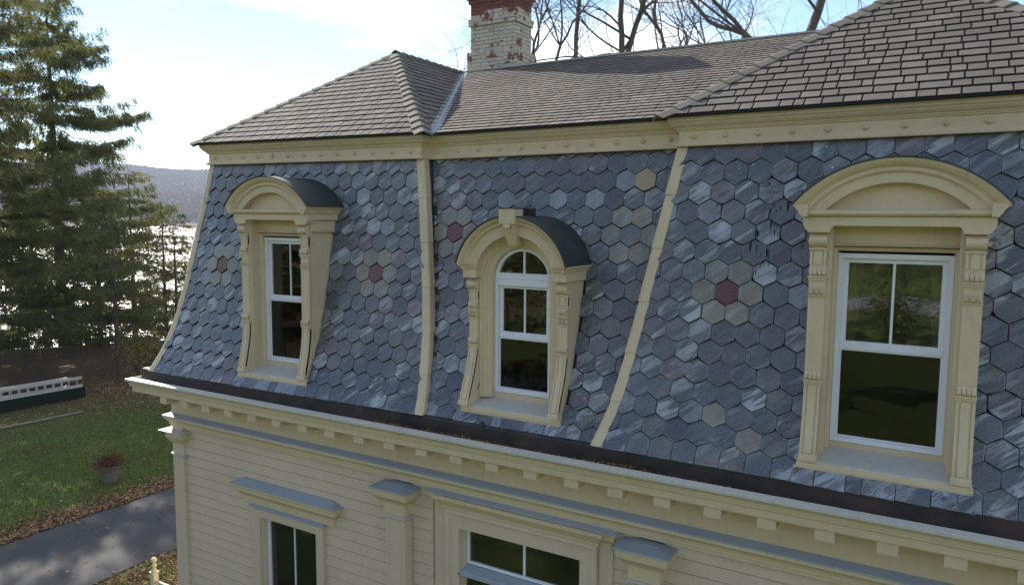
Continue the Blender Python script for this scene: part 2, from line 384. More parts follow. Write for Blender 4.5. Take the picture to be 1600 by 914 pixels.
SPECIAL = [('slate_red', [(-9.838, -.735), (-6.675, -.735), (-1.929, -.735), (1.14, -.735), (-5.53, -.168)]),
  ('slate_dark', [(-3.95, .51), (-3.76, .49), (-3.5, .52), (-3.81, .27), (-3.41, .73), (-1.53, .69), (-1.38, .69), (-6.65, -1.77), (-6.73, -1.92), (-6.24, -1.75), (-6.89, -1.89), (-5.34, -1.87), (-5.16, -1.97), (-5.23, -2.11), (-4.12, .51)]),
  ('slate_tan', [(-3.31, -.17), (-2.89, -.17), (-3.25, .06), (-3.01, .06), (-3.24, -.39), (-3.01, -.38), (-1.56, -2.13), (-1.91, -1.94), (-6.67, .65), (-8.98, .74), (-7.19, .66)]),
  ('slate_orange', [(-3.02, .49)]),
  ('slate_purple', [(-6.54, -1.4), (-6.39, -1.09), (-7.29, -1.67), (-5.6, -.61), (-10.28, -.77), (-9.11, -2.3), (-4.31, .54), (-4.42, .3), (-9.3, -2.2), (-10.0, .3)]),
  ('slate_light', [(-3.33, .48), (-3.6, .27), (-1.55, .49), (-1.66, .3), (-2.1, .1), (-4.1, .25), (-7.1, .3), (-5.2, -1.8)])]
LAB = {'slate_red': 'dark red slate', 'slate_orange': 'ochre slate', 'slate_tan': 'tan slate', 'slate_dark': 'near-black slate', 'slate_purple': 'plum slate', 'slate_light': 'pale streaked slate'}
cands = []
A0, A1 = _arc[0] + .0, _arc[-1]
def skip_dormer(x, z):
    for cx, kind in ((D1, 0), (D2, 1), (D3, 0)):
        dx = abs(x - cx)
        if kind == 0 and ((dx < .60 and -2.36 < z < .10) or (dx < .55 and z < .3 and z > 0)): return True
        if kind == 1 and ((dx < .58 and -2.36 < z < -.45) or (dx < .45 and z <= -.45 + .0) or (dx < .4 and -.5 < z < -.12)): return True
    return False
def slates(xl, xr, c, ax, az, sgn, reds):
    a_anchor = arc_of_z(az)
    r0 = int(math.floor((A0 - a_anchor) / RP)) - 1; r1 = int(math.ceil((A1 - a_anchor) / RP)) + 1
    for r in range(r0, r1 + 1):
        ac = a_anchor + r * RP
        n0 = int((xl - 1.0 - ax) / W_) - 1; n1 = int((xr + 1.0 - ax) / W_) + 1
        for n in range(n0, n1 + 1):
            x = ax + (n + (0.5 if r % 2 else 0)) * W_
            acc = min(max(ac, A0 + .02), A1 - .02); z = float(z_of_arc(acc))
            fl = lambda v: float(flare(z_of_arc(acc + v)))
            lo = lambda p: (x + p[0]) - (xl - sgn * fl(p[1])) - (.03 if c else .05)
            hi = lambda p: (xr + sgn * fl(p[1])) - (x + p[0]) - (.03 if c else .05)
            if lo((-W_, 0)) > .02 and hi((W_, 0)) > .02: k = int(rng.integers(0, 8)); poly = full[k]; clipped = False
            else: k = -1; poly = full[0]; clipped = True
            dv = acc - ac
            if ac - RAD < A0 + .004 or ac + RAD > A1: clipped = True
            if clipped:
                poly = hexpoly(g=.0022)
                # the lowest row is a starter course: its lower edge is cut square
                if ac - RAD < A0 + .004 and ac > A0: poly = [(-W_ / 2 + .003, A0 - ac), (W_ / 2 - .003, A0 - ac), (W_ / 2 - .003, RAD / 2), (0, RAD), (-W_ / 2 + .003, RAD / 2)]
                poly = clip(clip(poly, lo), hi)
                if len(poly) > 2: poly = clip(poly, lambda p: p[1] - (A0 - ac))
                if len(poly) > 2: poly = clip(poly, lambda p: (A1 - ac) - p[1])
                if len(poly) < 3 or area(poly) < .0012: continue
                k = -1
            elif skip_dormer(x, z): continue
            if clipped and skip_dormer(x, z): continue
            e = .01; za, zb = float(z_of_arc(acc - e)), float(z_of_arc(acc + e)); t = Vector((0, float(mY(zb, c) - mY(za, c)), zb - za)).normalized()
            nrm = Vector((1, 0, 0)).cross(t)
            pos = Vector((x, float(mY(z, c)), z)) - t * dv
            mname = 'slate'
            u = rng.random()
            if u < .03: mname = 'slate_purple'
            elif u < .07: mname = 'slate_light'
            elif u < .12: mname = 'slate_dark'
            for mn, L_ in SPECIAL:
                for (sx, sz) in L_:
                    d = math.hypot(x - sx, (z - sz))
                    if d < .115: mname = mn
                    elif mn == 'slate_red' and d < .30: mname = 'slate_tan'
            if any(math.hypot(x - sx, z - sz) < .115 for sx, sz in SPECIAL[0][1]): mname = 'slate_red'
            q = px(pos); vis = 0 < q[0] < 1610 and 150 < q[1] < 860
            if not (-100 < q[0] < 1900): continue
            rz = rng.normal(0, .014); cands.append([(1144 / q[2]) ** 2 * area(poly) * abs(nrm.dot(Vector(pos).normalized())) if vis else 0, pos, t, nrm, rz, k, poly, mname, rng.uniform(-.0015, .004) + (.008 if rng.random() < .07 else 0)])
slates(PVX[0], PVX[1], False, -9.838, -.735, 1, None)
slates(PVX[1], PVX[2], True, -5.53, -.168, -1, None)
slates(PVX[2], PVX[3], False, -1.929, -.735, 1, None)
# square starter slates below the dormer sills
for cx, c in ((D1, False), (D2, True), (D3, False)):
    x = cx - .74
    while x < cx + .72:
        w = rng.choice([.13, .2, .27, .3]); w = min(w, cx + .76 - x)
        poly = [(-w / 2 + .003, -.07), (w / 2 - .003, -.07 - rng.uniform(0, .012)), (w / 2 - .003, .12), (-w / 2 + .003, .12)]
        acc = A0 + .07; z = float(z_of_arc(acc)); za, zb = float(z_of_arc(acc - .02)), float(z_of_arc(acc + .02)); t = Vector((0, float(mY(zb, c) - mY(za, c)), zb - za)).normalized()
        pos = Vector((x + w / 2, float(mY(z, c)) - .012, z)); q = px(pos)
        cands.append([(1144 / q[2]) ** 2 * area(poly) if q[0] < 1620 else 0, pos, t, Vector((1, 0, 0)).cross(t), 0, -1, poly, 'slate_light' if rng.random() < .4 else 'slate', 0]); x += w
cands.sort(key=lambda c: -c[0])
cache = {}
rest = {}
TH, TILT = .009, .072
for i, (a_, pos, t, nrm, rz, k, poly, mname, lift) in enumerate(cands):
    R3 = Matrix((Vector((1, 0, 0)), t, nrm)).transposed() @ Matrix.Rotation(rz, 3, 'Z')
    wpos = warp([tuple(pos)])[0]
    if i < 300:
        key = (k, mname) if k >= 0 else None
        me = cache.get(key) if key else None
        if me is None:
            v, f = plate(poly, TH, TILT, .05, .002, .062); me = bpy.data.meshes.new('slate'); me.from_pydata(v, [], f); me.materials.append(M[mname]); me.materials.append(M['rim']); n_ = len(poly)
            if mname not in ('slate_red', 'slate_tan', 'slate_orange'): me.polygons.foreach_set('material_index', [0] * n_ + [1] * n_ + [0])
            if key: cache[key] = me
        o = bpy.data.objects.new('slate', me); col.objects.link(o); o.parent = mans
        p = Vector((wpos[0], wpos[1], wpos[2] + H)) + nrm * lift
        o.matrix_local = Matrix.Translation(p - Vector(WL[mans])) @ R3.to_4x4()
        if mname in LAB: o['label'] = LAB[mname]
    else:
        v, f = plate(poly, TH, TILT, .05, .002, .055)
        rest.setdefault(mname, [])
        rest[mname].append(([tuple(Vector(wpos) + nrm * lift + R3 @ Vector(p)) for p in v], f))
mb = MB(); mats_ = list(rest); mi = []
for j, mn in enumerate(mats_):
    for v, f in rest[mn]: mb.add(v, f); mi += [j] * len(f)
o = mesh_obj('slate_field', np.array(mb.v), mb.f, [M[m_] for m_ in mats_], mans, True, kind='stuff', wp=False)
o.data.polygons.foreach_set('material_index', mi)

# cream hip covers in lapped lengths
def hip(x, s_, z0, z1, wf=.10, ws=.10):
    P = []
    for z in np.linspace(z0, z1, 8):
        hx = x + s_ * float(flare(z)); y = float(mY(z)); P.append((hx, y, z))
    rows = []
    n = len(P)
    for i, (hx, y, z) in enumerate(P):
        up = (n - 1 - i) / (n - 1) * .010 + .02          # the lower end laps over the length below
        rows.append([(hx - s_ * wf, y - up * .6, z), (hx - s_ * wf * .9, y - up, z), (hx - s_ * .0, y - up - .006, z), (hx + s_ * (up + .004), y - up * .6, z), (hx + s_ * (up), y + ws, z), (hx - s_ * .02, y + ws, z)])
    return MB().loft(rows, True, True)
for x, s_ in ((PVX[0], -1), (PVX[1], 1), (PVX[2], -1), (PVX[3], 1)):
    zc = [.81, .30, -.28, -.86, -1.42, -1.93, -2.405]
    for a, b in zip(zc[:-1], zc[1:]):
        hip(x, s_, b - .02 if b > -2.3 else b, a).build('hip_cover', M['cream'], mans, bevel=.003)
# flashings in the inside corners; the right strip paints the recess shade
def strip(x, s_, z0, z1, o0, o1, m, name):
    rows = []
    for z in np.linspace(z0, z1, 12):
        hx = x + s_ * float(flare(z)); y = float(mY(z, True)); rows.append([(hx + s_ * o0, y - .012, z), (hx + s_ * o1, y - .014, z), (hx + s_ * o1, y + .0, z)])
    MB().loft(rows).build(name, m, mans)
strip(PVX[1], 1, -1.75, .25, .01, .085, M['rubber'], 'valley_flashing')
strip(PVX[1], 1, -2.40, -1.75, .01, .13, M['flash'], 'valley_flashing')
strip(PVX[2], -1, -2.05, -.9, .01, .075, M['rubber'], 'valley_flashing')  # black strip laid in for the dark of the recess beside the hip

# runs of roofing tar beside the right dormer and a few drips of white paint
for nm, mt, cs in (('tar_run', M['under'], [(-1.46, .05, .30, 26), (-1.62, -.25, .18, 14), (-1.20, .15, .12, 8)]), ('paint_drip', M['white'], [(-1.9, .66, .5, 5), (-.9, .62, .5, 7), (-2.3, .55, .15, 6), (-3.9, .1, .8, 8), (-2.9, -2.0, .3, 14), (-3.35, -1.9, .15, 10)])):
    B = MB()
    for cx_, cz, sp_, k_ in cs:
        for i in range(k_):
            x = cx_ + rng.normal(0, sp_ * .5); z = cz + rng.normal(0, .17); l = rng.uniform(.02, .15) if nm == 'tar_run' else rng.uniform(.008, .03); w = rng.uniform(.004, .010); c_ = PVX[1] < x < PVX[2]
            pts = [(z + l * .5, .3), (z + l * .3, 1), (z - l * .2, .7), (z - l * .5, .2)]
            B.loft([[(x - w * q, float(mY(zz_, c_)) - .016, zz_), (x, float(mY(zz_, c_)) - .021, zz_), (x + w * q, float(mY(zz_, c_)) - .016, zz_)] for zz_, q in pts])
    B.build(nm, mt, mans, kind='stuff')

# ------------------------------------------------------------------ upper cornice
corn = empty('upper_cornice', (-4.3, 7.8, H + .8), house)
MB().sweep(UP, [(-.06, .795), (.035, .795), (.038, .812), (.022, .826), (.020, .838), (0, .842), (0, .958), (.018, .962), (.020, .975), (.034, .982), (.034, .992), (.042, .995), (.060, 1.008), (.078, 1.030), (.084, 1.045), (.094, 1.048), (.100, 1.056), (.102, 1.098), (-.06, 1.098)]).build('crown_moulding', M['cream'], corn, bevel=.002)
for xa, xb, y, n in ((PVX[0], PVX[1], FY, 13), (PVX[1], PVX[2], CY, 11), (PVX[2], PVX[3], FY, 13)):
    for i in range(n):
        x = xa + (xb - xa) * (i + .5) / n; b = MB(); rows = []
        for r_, dy in ((.031, 0), (.031, -.008), (.022, -.012), (.020, -.018), (.017, -.028), (.008, -.034), (.001, -.035)):
            rows.append([(x + r_ * math.cos(t), y + dy, .898 + r_ * math.sin(t)) for t in (2 * math.pi * j / 14 for j in range(14))])
        b.loft(rows, True, True).build('boss', M['cream'], corn, smooth=True)

# ------------------------------------------------------------------ shingled roofs
roof = empty('shingle_roof', (-4.3, 9, H + 1.1), house)
EZ, RZ, EY, CEY, AY, CRY = 1.112, 2.80, 7.68, 7.86, 10.0, 12.0
hw = 2.33
def cpt(cx, side): return cx + side * hw
# decking (felt) under the shingles, with the dark drip edge
b = MB()
for cx in (D1, D3):
    e = [(cx - hw, EY, EZ), (cx + hw, EY, EZ), (cx, AY, RZ), (cx - hw, 16, EZ), (cx, 16, RZ), (cx + hw, 16, EZ)]
    b.add(e, [(0, 1, 2), (0, 2, 4, 3), (1, 5, 4, 2)])
b.add([(D1 + hw, CEY, EZ), (D3 - hw, CEY, EZ), (D3, CRY, RZ), (D1, CRY, RZ)], [(0, 1, 2, 3)])
b.add([(D1, CRY, RZ), (D3, CRY, RZ), (D3, 16, EZ), (D1, 16, EZ)], [(0, 1, 2, 3)])
b.build('roof_deck', M['under'], roof)
EAVE = [(D1 - hw, 16), (D1 - hw, EY), (D1 + hw, EY), (D1 + hw, CEY), (D3 - hw, CEY), (D3 - hw, EY), (D3 + hw, EY), (D3 + hw, 16)]
MB().sweep(EAVE, [(-.30, 1.100), (0, 1.100), (.004, 1.100), (.004, 1.114), (-.02, 1.118), (-.30, 1.13)]).build('drip_edge', M['under'], roof)
sc_ = []
def field(O, U, V, poly, expo=.15, gap=.013, lap=.009):
    O, U, V = Vector(O), Vector(U), Vector(V); N = U.cross(V)
    vmax = max(p[1] for p in poly); umin = min(p[0] for p in poly); umax = max(p[0] for p in poly)
    # half-planes of the convex field
    c = (sum(p[0] for p in poly) / len(poly), sum(p[1] for p in poly) / len(poly)); hp = []
    for i in range(len(poly)):
        a, q = poly[i], poly[(i + 1) % len(poly)]; nx, ny = -(q[1] - a[1]), q[0] - a[0]
        s_ = 1 if nx * (c[0] - a[0]) + ny * (c[1] - a[1]) > 0 else -1
        hp.append((nx * s_, ny * s_, a))
    v = 0.0; row = 0
    while v < vmax:
        u = umin - rng.uniform(0, .3)
        while u < umax:
            w = rng.choice([.10, .13, .16, .19, .22, .26, .30], p=[.08, .12, .2, .2, .18, .14, .08])
            jo = rng.uniform(-.004, .004)
            pl = [(u + gap / 2, v + jo), (u + w - gap / 2, v + jo + rng.uniform(-.002, .002)), (u + w - gap / 2, v + expo - lap), (u + gap / 2, v + expo - lap)]
            for nx, ny, a in hp:
                pl = clip(pl, lambda p: nx * (p[0] - a[0]) + ny * (p[1] - a[1])) if len(pl) > 2 else pl
            if len(pl) > 2 and area(pl) > .0008:
                cu = sum(p[0] for p in pl) / len(pl); cv = sum(p[1] for p in pl) / len(pl)
                pos = O + U * cu + V * cv; q = px(pos)
                vis = -20 < q[0] < 1620 and -15 < q[1] < 260
                ar = (1144 / q[2]) ** 2 * area(pl) * abs(N.dot(pos.normalized())) if vis else 0
                sc_.append((ar, pos, U, V, N, [(p[0] - cu, p[1] - cv) for p in pl], v + jo - cv))
            u += w
        v += expo; row += 1
pf = math.hypot(AY - EY, RZ - EZ); f_ = ((AY - EY) / pf, (RZ - EZ) / pf)
pcx = math.hypot(CRY - CEY, RZ - EZ); fc = ((CRY - CEY) / pcx, (RZ - EZ) / pcx)
psd = math.hypot(hw, RZ - EZ); fs = (hw / psd, (RZ - EZ) / psd)
for cx in (D1, D3):
    field((cx - hw, EY, EZ), (1, 0, 0), (0, f_[0], f_[1]), [(.0, -.02), (2 * hw, -.02), (hw, pf)], gap=.013 if cx == D1 else .016, lap=.011 if cx == D1 else .015)
field((D1 + hw, 0, EZ), (0, 1, 0), (-fs[0], 0, fs[1]), [(EY, -.02), (CEY - .03, -.02), (CRY - .03, psd), (AY, psd)])
field((0, CEY, EZ), (1, 0, 0), (0, fc[0], fc[1]), [(D1 + hw + .07, -.02), (D3 - hw - .02, -.02), (D3 - .02, pcx), (D1 + .07, pcx)])
sc_.sort(key=lambda c: -c[0])
mb = MB()
for i, (ar, pos, U, V, N, pl, vb) in enumerate(sc_):
    R3 = Matrix((U, V, N)).transposed(); v, f = plate(pl, .007, .075, .075, .003); wpos = Vector(warp([tuple(pos)])[0])
    if i < 300:
        me = bpy.data.meshes.new('shingle'); me.from_pydata(v, [], f); me.materials.append(M['shingle'])
        o = bpy.data.objects.new('shingle', me); col.objects.link(o); o.parent = roof
        o.matrix_local = Matrix.Translation(wpos + Vector((0, 0, H)) - Vector(WL[roof])) @ R3.to_4x4()
    else: mb.add([tuple(wpos + R3 @ Vector(p)) for p in v], f)
mesh_obj('shingle_field', np.array(mb.v), mb.f, M['shingle'], roof, kind='stuff', wp=False)
# hip and ridge caps: bent shingles, each lapping the one below
def caps(a, b, n1, n2, step=.215, w=.128, far=False):
    a, b = Vector(a), Vector(b); d = (b - a); L = d.length; d.normalize(); n1, n2 = Vector(n1).normalized(), Vector(n2).normalized()
    s1 = d.cross(n1).normalized(); s2 = d.cross(n2).normalized()
    if s1.dot(n2) > 0: s1 = -s1
    if s2.dot(n1) > 0: s2 = -s2
    up = (n1 + n2).normalized(); k = int(L / step); mbx = MB()
    for i in range(k):
        p0 = a + d * (i * step); p1 = p0 + d * (step * 1.15); j = rng.normal(0, .004)
        rows = []
        for p, h in ((p0, .030), (p1, .010)):
            rows.append([tuple(p + s1 * (w + j) + n1 * (h - .010)), tuple(p + s1 * (w + j) + n1 * h), tuple(p + s1 * .03 + n1 * (h + .006)), tuple(p + up * (h + .004)), tuple(p + s2 * .03 + n2 * (h + .006)), tuple(p + s2 * (w + j) + n2 * h), tuple(p + s2 * (w + j) + n2 * (h - .010)), tuple(p + up * (h - .014))])
        x = MB().loft(rows, True, True)
        if far: mbx.add(x.v, x.f)
        else: x.build('ridge_cap', M['cap'], roof)
    if far: mbx.build('ridge_cap', M['cap'], roof)
nF = (0, -f_[1], f_[0]); nR = (fs[1], 0, fs[0]); nL = (-fs[1], 0, fs[0])
for cx in (D1, D3):
    caps((cx - hw - .02, EY - .02, EZ - .01), (cx, AY, RZ), nF, nL)
    caps((cx + hw + .02, EY - .02, EZ - .01), (cx, AY, RZ), nF, nR)
    caps((cx, AY - .05, RZ + .01), (cx, 15.9, RZ + .01), nL, nR, far=True)
# open metal valley
def ribbon(pts, side, n, w, m, name, th=.006):
    rows = []
    for p in pts:
        p = Vector(p); s_ = Vector(side); nn = Vector(n)
        rows.append([tuple(p), tuple(p + nn * .022), tuple(p + s_ * w + nn * .018), tuple(p + s_ * w)])
    return MB().loft(rows, True, True).build(name, m, roof)
vd = Vector((-hw, CRY - CEY, RZ - EZ)).normalized(); nC = Vector((0, -fc[1], fc[0])); nS = Vector(nR)
sC = vd.cross(nC).normalized(); sC = sC if sC.x > 0 else -sC
sS = vd.cross(nS).normalized(); sS = sS if sS.dot(Vector((0, 0, 1))) > 0 else -sS
va, vb_ = Vector((D1 + hw, CEY, EZ)) - vd * .03, Vector((D1, CRY, RZ))
ribbon([va, vb_], sC, nC, .10, M['flash'], 'valley_flashing'); ribbon([va, vb_], sS, nS, .06, M['flash'], 'valley_flashing')
# ridge drip edge of the centre roof
MB().box(D1 + .05, D3 - .02, CRY - .05, CRY + .06, RZ + .004, RZ + .030).build('ridge_drip_edge', M['ridge_metal'], roof)
for x in (-5.55 , -1.66):    # ribbed roof vents just behind the ridge
    rows = []
    for i in range(20):
        t = -.24 + .48 * i / 19; r_ = .17 + (.022 if i % 2 else 0); rows.append([(x + t, 12.7 + r_ * math.cos(a) * 1.15, 2.80 + r_ * math.sin(a) * 1.2 * (1 - (abs(t) / .24) ** 4 * .5)) for a in np.linspace(0, math.pi, 12)])
    b = MB().loft(rows, True, True); b.box(x - .2, x + .2, 12.55, 12.85, 2.4, 2.81)
    b.build('roof_vent', M['black'], roof)

# ------------------------------------------------------------------ chimney
def brickm(c1, c2, spots):
    def f(g):
        r = g.rnd(); w = g.world(); c = g.mix(r, c1, c2)
        if spots:
            n = g.noise(w, 3.2, 10, 0.75); lim = g.math('ADD', 0.495, g.math('MULTIPLY', r, 0.14))
            x = g.new('ShaderNodeMath', operation='GREATER_THAN'); g.link(n, x.inputs[0]); g.link(lim, x.inputs[1])
            c = g.mix(x.outputs[0], c, (0.24, 0.085, 0.055, 1))
            n2 = g.range(g.noise(w, 14, 5, 0.7), 0.6, 0.7, 0, 0.7); c = g.mix(n2, c, (0.30, 0.25, 0.20, 1))
        else: c = g.mix(g.range(g.noise(w, 12, 5), 0.5, 0.75, 0, 0.5), c, (0.12, 0.06, 0.05, 1))
        g.base(c); g.bump(g.noise(w, 40, 4), 0.5, 0.01)
    return f
M['brick'] = mat('painted_brick', (.6, .55, .47), 0.85, build=brickm((0.62, 0.54, 0.41, 1), (0.50, 0.43, 0.33, 1), True))
M['brick_red'] = mat('red_brick', (.25, .09, .06), 0.9, build=brickm((0.24, 0.085, 0.06, 1), (0.17, 0.065, 0.05, 1), False))
M['mortar'] = mat('mortar', (.30, .25, .21), 0.95)
chim = empty('chimney', (-7.7, 12.5, H + 1.5), house)
X0, X1, Y0, Y1 = -8.20, -7.20, 12.22, 12.85
core = MB(); core.box(X0 + .012, X1 - .012, Y0 + .012, Y1 - .012, 1.6, 4.78)
courses = []
z = 2.72; ch = .0705
k = 0
while z < 4.80:
    ex = 0.0; red = False
    if z < 3.20: ex = .055
    elif 3.66 < z < 3.82: ex = .035
    if z > 3.985: red = True
    if z > 4.12: ex = .035
    if z > 4.20: ex = .06
    if z > 4.34: ex = .035
    if z > 4.50: ex = .02
    courses.append((z, ex, red, k)); z += ch; k += 1
for z, ex, red, k in courses:
    core.box(X0 - ex + .012, X1 + ex - .012, Y0 - ex + .012, Y1 + ex - .012, z, z + ch)
    def lay(a0, a1, face):
        a = a0 - (.105 if k % 2 else 0)
        while a < a1 - .03:
            b_ = min(a + .21, a1); s0 = max(a, a0)
            if b_ - s0 > .03:
                j = rng.uniform(-.002, .004); B = MB()
                mm = 'brick_red' if red or (face == 'f' and z > 3.91 and b_ < X0 + .46) else 'brick'
                if face == 'f': B.box(s0 + .004, b_ - .004, Y0 - ex - j, Y0 - ex + .05, z + .004, z + ch - .004)
                else: B.box(X1 + ex - .05, X1 + ex + j, s0 + .004, b_ - .004, z + .004, z + ch - .004)
                B.build('brick', M[mm], chim)
            a += .21
    lay(X0 - ex, X1 + ex, 'f'); lay(Y0 - ex + .052, Y1 + ex, 'r')
core.build('mortar_core', M['mortar'], chim)

# ------------------------------------------------------------------ gutter, lower cornice and entablature
ent = empty('lower_cornice', (-4.3, 7.2, H - 3.4), house)
MB().sweep(LOW, [(.02, -2.77), (.40, -2.77), (.405, -2.755), (.405, -2.685), (.415, -2.675), (.428, -2.672), (.428, -2.655), (.432, -2.650), (.438, -2.618), (.455, -2.592), (.470, -2.582), (.470, -2.553), (.02, -2.60)]).build('crown_moulding', M['cream'], ent, bevel=.002)
MB().sweep(LOW, [(.472, -2.585), (.482, -2.575), (.482, -2.545), (.395, -2.528), (.385, -2.545), (.385, -2.60)]).build('gutter_lip', M['trimtop'], ent, bevel=.003)
MB().sweep(LOW, [(.384, -2.56), (.380, -2.615), (.31, -2.625), (.300, -2.60), (.300, -2.400), (.285, -2.385), (.24, -2.37)]).build('gutter_lining', M['rubber'], ent)
MB().sweep(LOW, [(-.02, -3.195), (.0, -3.195), (.0, -2.83), (.02, -2.82), (.025, -2.80), (.02, -2.775), (-.02, -2.775)]).build('frieze_board', M['cream'], ent, bevel=.002)
MB().sweep(LOW, [(-.03, -3.43), (.012, -3.43), (.014, -3.395), (.028, -3.388), (.030, -3.345), (.046, -3.338), (.055, -3.315), (.085, -3.290), (.100, -3.280), (.100, -3.245), (-.03, -3.245)]).build('architrave_moulding', M['cream'], ent, bevel=.002)
MB().sweep(LOW, [(-.03, -3.243), (.106, -3.243), (.106, -3.225), (-.005, -3.182), (-.03, -3.182)]).build('architrave_ledge', M['bluegrey'], ent)
sp = .5105; xb = -5.91 - sp * 9
while xb < 2.3:
    if xb > -11.25:
        B = MB(); B.prism([(7.34 - .385, -2.772), (7.34 - .385, -2.890), (7.34 - .20, -2.890), (7.34 - .17, -2.85), (7.34 - .12, -2.81), (7.34 - .06, -2.772)], 'x', xb - .085, xb + .085)
        B.build('bracket_block', M['cream'], ent, bevel=.003)
    xb += sp
for x in np.arange(-10.1, 2.0, 1.83):
    MB().prism([(7.34 - .381, -2.604), (7.34 - .31, -2.618), (7.34 - .303, -2.60), (7.34 - .303, -2.397), (7.34 - .24, -2.366), (7.34 - .24, -2.372), (7.34 - .30, -2.40), (7.34 - .30, -2.62)], 'x', x, x + .05).build('lining_seam', M['rubber'], ent)
# ------------------------------------------------------------------ walls
wall = empty('front_wall', (-4.3, 7.4, 0), house)
WY = 7.405
ground_z = -H
wl = [(D1, .75, -4.37, -6.5), (D2, 1.26, -3.42, -6.6), (D3, .75, -4.37, -6.5)]     # window openings (with casing)
def spans(z0, z1):
    cuts = [(-10.62, 2.02)]
    for cx, w, zt, zb in wl:
        if z0 < zt and z1 > zb:
            n = []
            for a, b in cuts:
                if a < cx - w < b: n.append((a, cx - w))
                if a < cx + w < b: n.append((cx + w, b))
                if cx + w <= a or cx - w >= b: n.append((a, b))
            cuts = n
    n = []
    for a, b in cuts:       # pilasters stand on the boards' line
        for px_ in (-6.03, -2.58):
            if a < px_ - .16 < b: n.append((a, px_ - .16)); a = px_ + .16
        n.append((a, b))
    return n
z = -3.42; ce = .155
low = MB()
while z > ground_z + .45:
    sp_l = []
    for a, b in spans(z - ce, z):          # butt joints at uneven places
        while b - a > 3.4: q = a + rng.uniform(1.2, 3.2); sp_l.append((a, q - .0015)); a = q + .0015
        sp_l.append((a, b))
    for a, b in sp_l:
        poly = [(WY - .024, z - ce), (WY - .010, z - .014), (WY + .002, z - .011), (WY + .002, z + .008), (WY + .006, z + .008), (WY + .006, z - ce)]
        tgt = MB() if z > -6.5 else low
        tgt.prism(poly, 'x', a, b)
        if z > -6.5:
            qa = px((b, WY, z))
            if qa[1] < 960 and qa[0] > 200 and px((a, WY, z))[0] < 1620: tgt.build('clapboard', M['siding'], wall)
            else: low.add(tgt.v, tgt.f)
    z -= ce
low.build('clapboard_field', M['siding'], wall, kind='stuff')
# sheathing with openings, side walls, foundation
b = MB()
for a, c in ((-10.86, D1 - .6), (D1 + .6, D2 - .9), (D2 + .9, D3 - .6), (D3 + .6, 2.26)): b.box(a, c, 7.412, 7.43, ground_z, -2.6)
for cx, w, zt, zb in ((D1, .6, -4.5, -6.4), (D2, .9, -3.75, -6.4), (D3, .6, -4.5, -6.4)):
    b.box(cx - w, cx + w, 7.412, 7.43, zt, -2.6); b.box(cx - w, cx + w, 7.412, 7.43, ground_z, zb)
b.box(-10.86, -10.84, 7.43, 16, ground_z, -2.6); b.box(2.24, 2.26, 7.43, 16, ground_z, -2.6); b.box(-10.86, 2.26, 15.98, 16, ground_z, 1.1)
b.build('sheathing', M['siding'], wall)
st = MB().box(-10.90, 2.3, 7.34, 16.05, ground_z - .3, ground_z + .42)
st.build('foundation', mat('foundation_stone', (.3, .29, .27), .9), house)
# pilasters
def pilaster(xa, xb, yf, corner=False):
    P = empty('pilaster', ((xa + xb) / 2, yf, 0), wall); cx = (xa + xb) / 2; h = (xb - xa) / 2
    MB().box(xa, xb, yf, WY + .01, ground_z + .42, -3.9).build('shaft', M['siding'], P, bevel=.006)
    for e in (-1, 1): MB().box(cx + e * (h - .045) - .012 if 0 else cx + e * (h - .055) - .008, cx + e * (h - .055) + .008, yf - .006, yf + .002, ground_z + .8, -4.0).build('raised_bead', M['siding'], P)
    o = (.0 if not corner else 0)
    path = [(xa, 7.40), (xa, yf), (xb, yf), (xb, 7.40)]
    MB().sweep(path, [(-.04, -3.93), (.004, -3.93), (.012, -3.905), (.035, -3.893), (.035, -3.872), (-.04, -3.862)]).build('astragal', M['trimtop'], P, bevel=.002)
    MB().sweep(path, [(-.04, -3.865), (.02, -3.865), (.02, -3.70), (.055, -3.69), (.07, -3.66), (.095, -3.635), (.125, -3.605), (.132, -3.51), (-.04, -3.51)]).build('capital', M['cream'], P, bevel=.003)
    MB().sweep(path, [(-.1, -3.508), (.150, -3.508), (.150, -3.488), (-.1, -3.462)]).build('capital_top', M['bluegrey'], P)
    MB().box(xa + .02, xb - .02, yf + .02, 7.398, -3.50, -3.4635).build('capital_core', M['bluegrey'], P)
pilaster(-6.20, -5.88, 7.22); pilaster(-2.76, -2.44, 7.22)
# corner pilaster (two faces)
P = empty('pilaster', (-10.76, 7.3, 0), wall)
CP = [(-10.88, 16), (-10.88, 7.34), (-10.60, 7.34), (-10.60, 7.42)]
MB().box(-10.88, -10.60, 7.34, 7.45, ground_z + .42, -3.43).build('shaft', M['siding'], P, bevel=.006)
MB().sweep(CP[1:], [(-.04, -3.93), (.004, -3.93), (.012, -3.905), (.035, -3.893), (.035, -3.872), (-.04, -3.862)]).build('astragal', M['trimtop'], P)
MB().sweep([(-10.88, 7.6)] + CP[1:], [(-.04, -3.70), (.01, -3.70), (.03, -3.68), (.05, -3.64), (.075, -3.60), (.08, -3.50), (-.04, -3.50)]).build('capital', M['cream'], P, bevel=.003)
MB().sweep([(-10.88, 7.6)] + CP[1:], [(-.04, -3.498), (.15, -3.498), (.15, -3.48), (-.04, -3.455)]).build('capital_top', M['trimtop'], P)

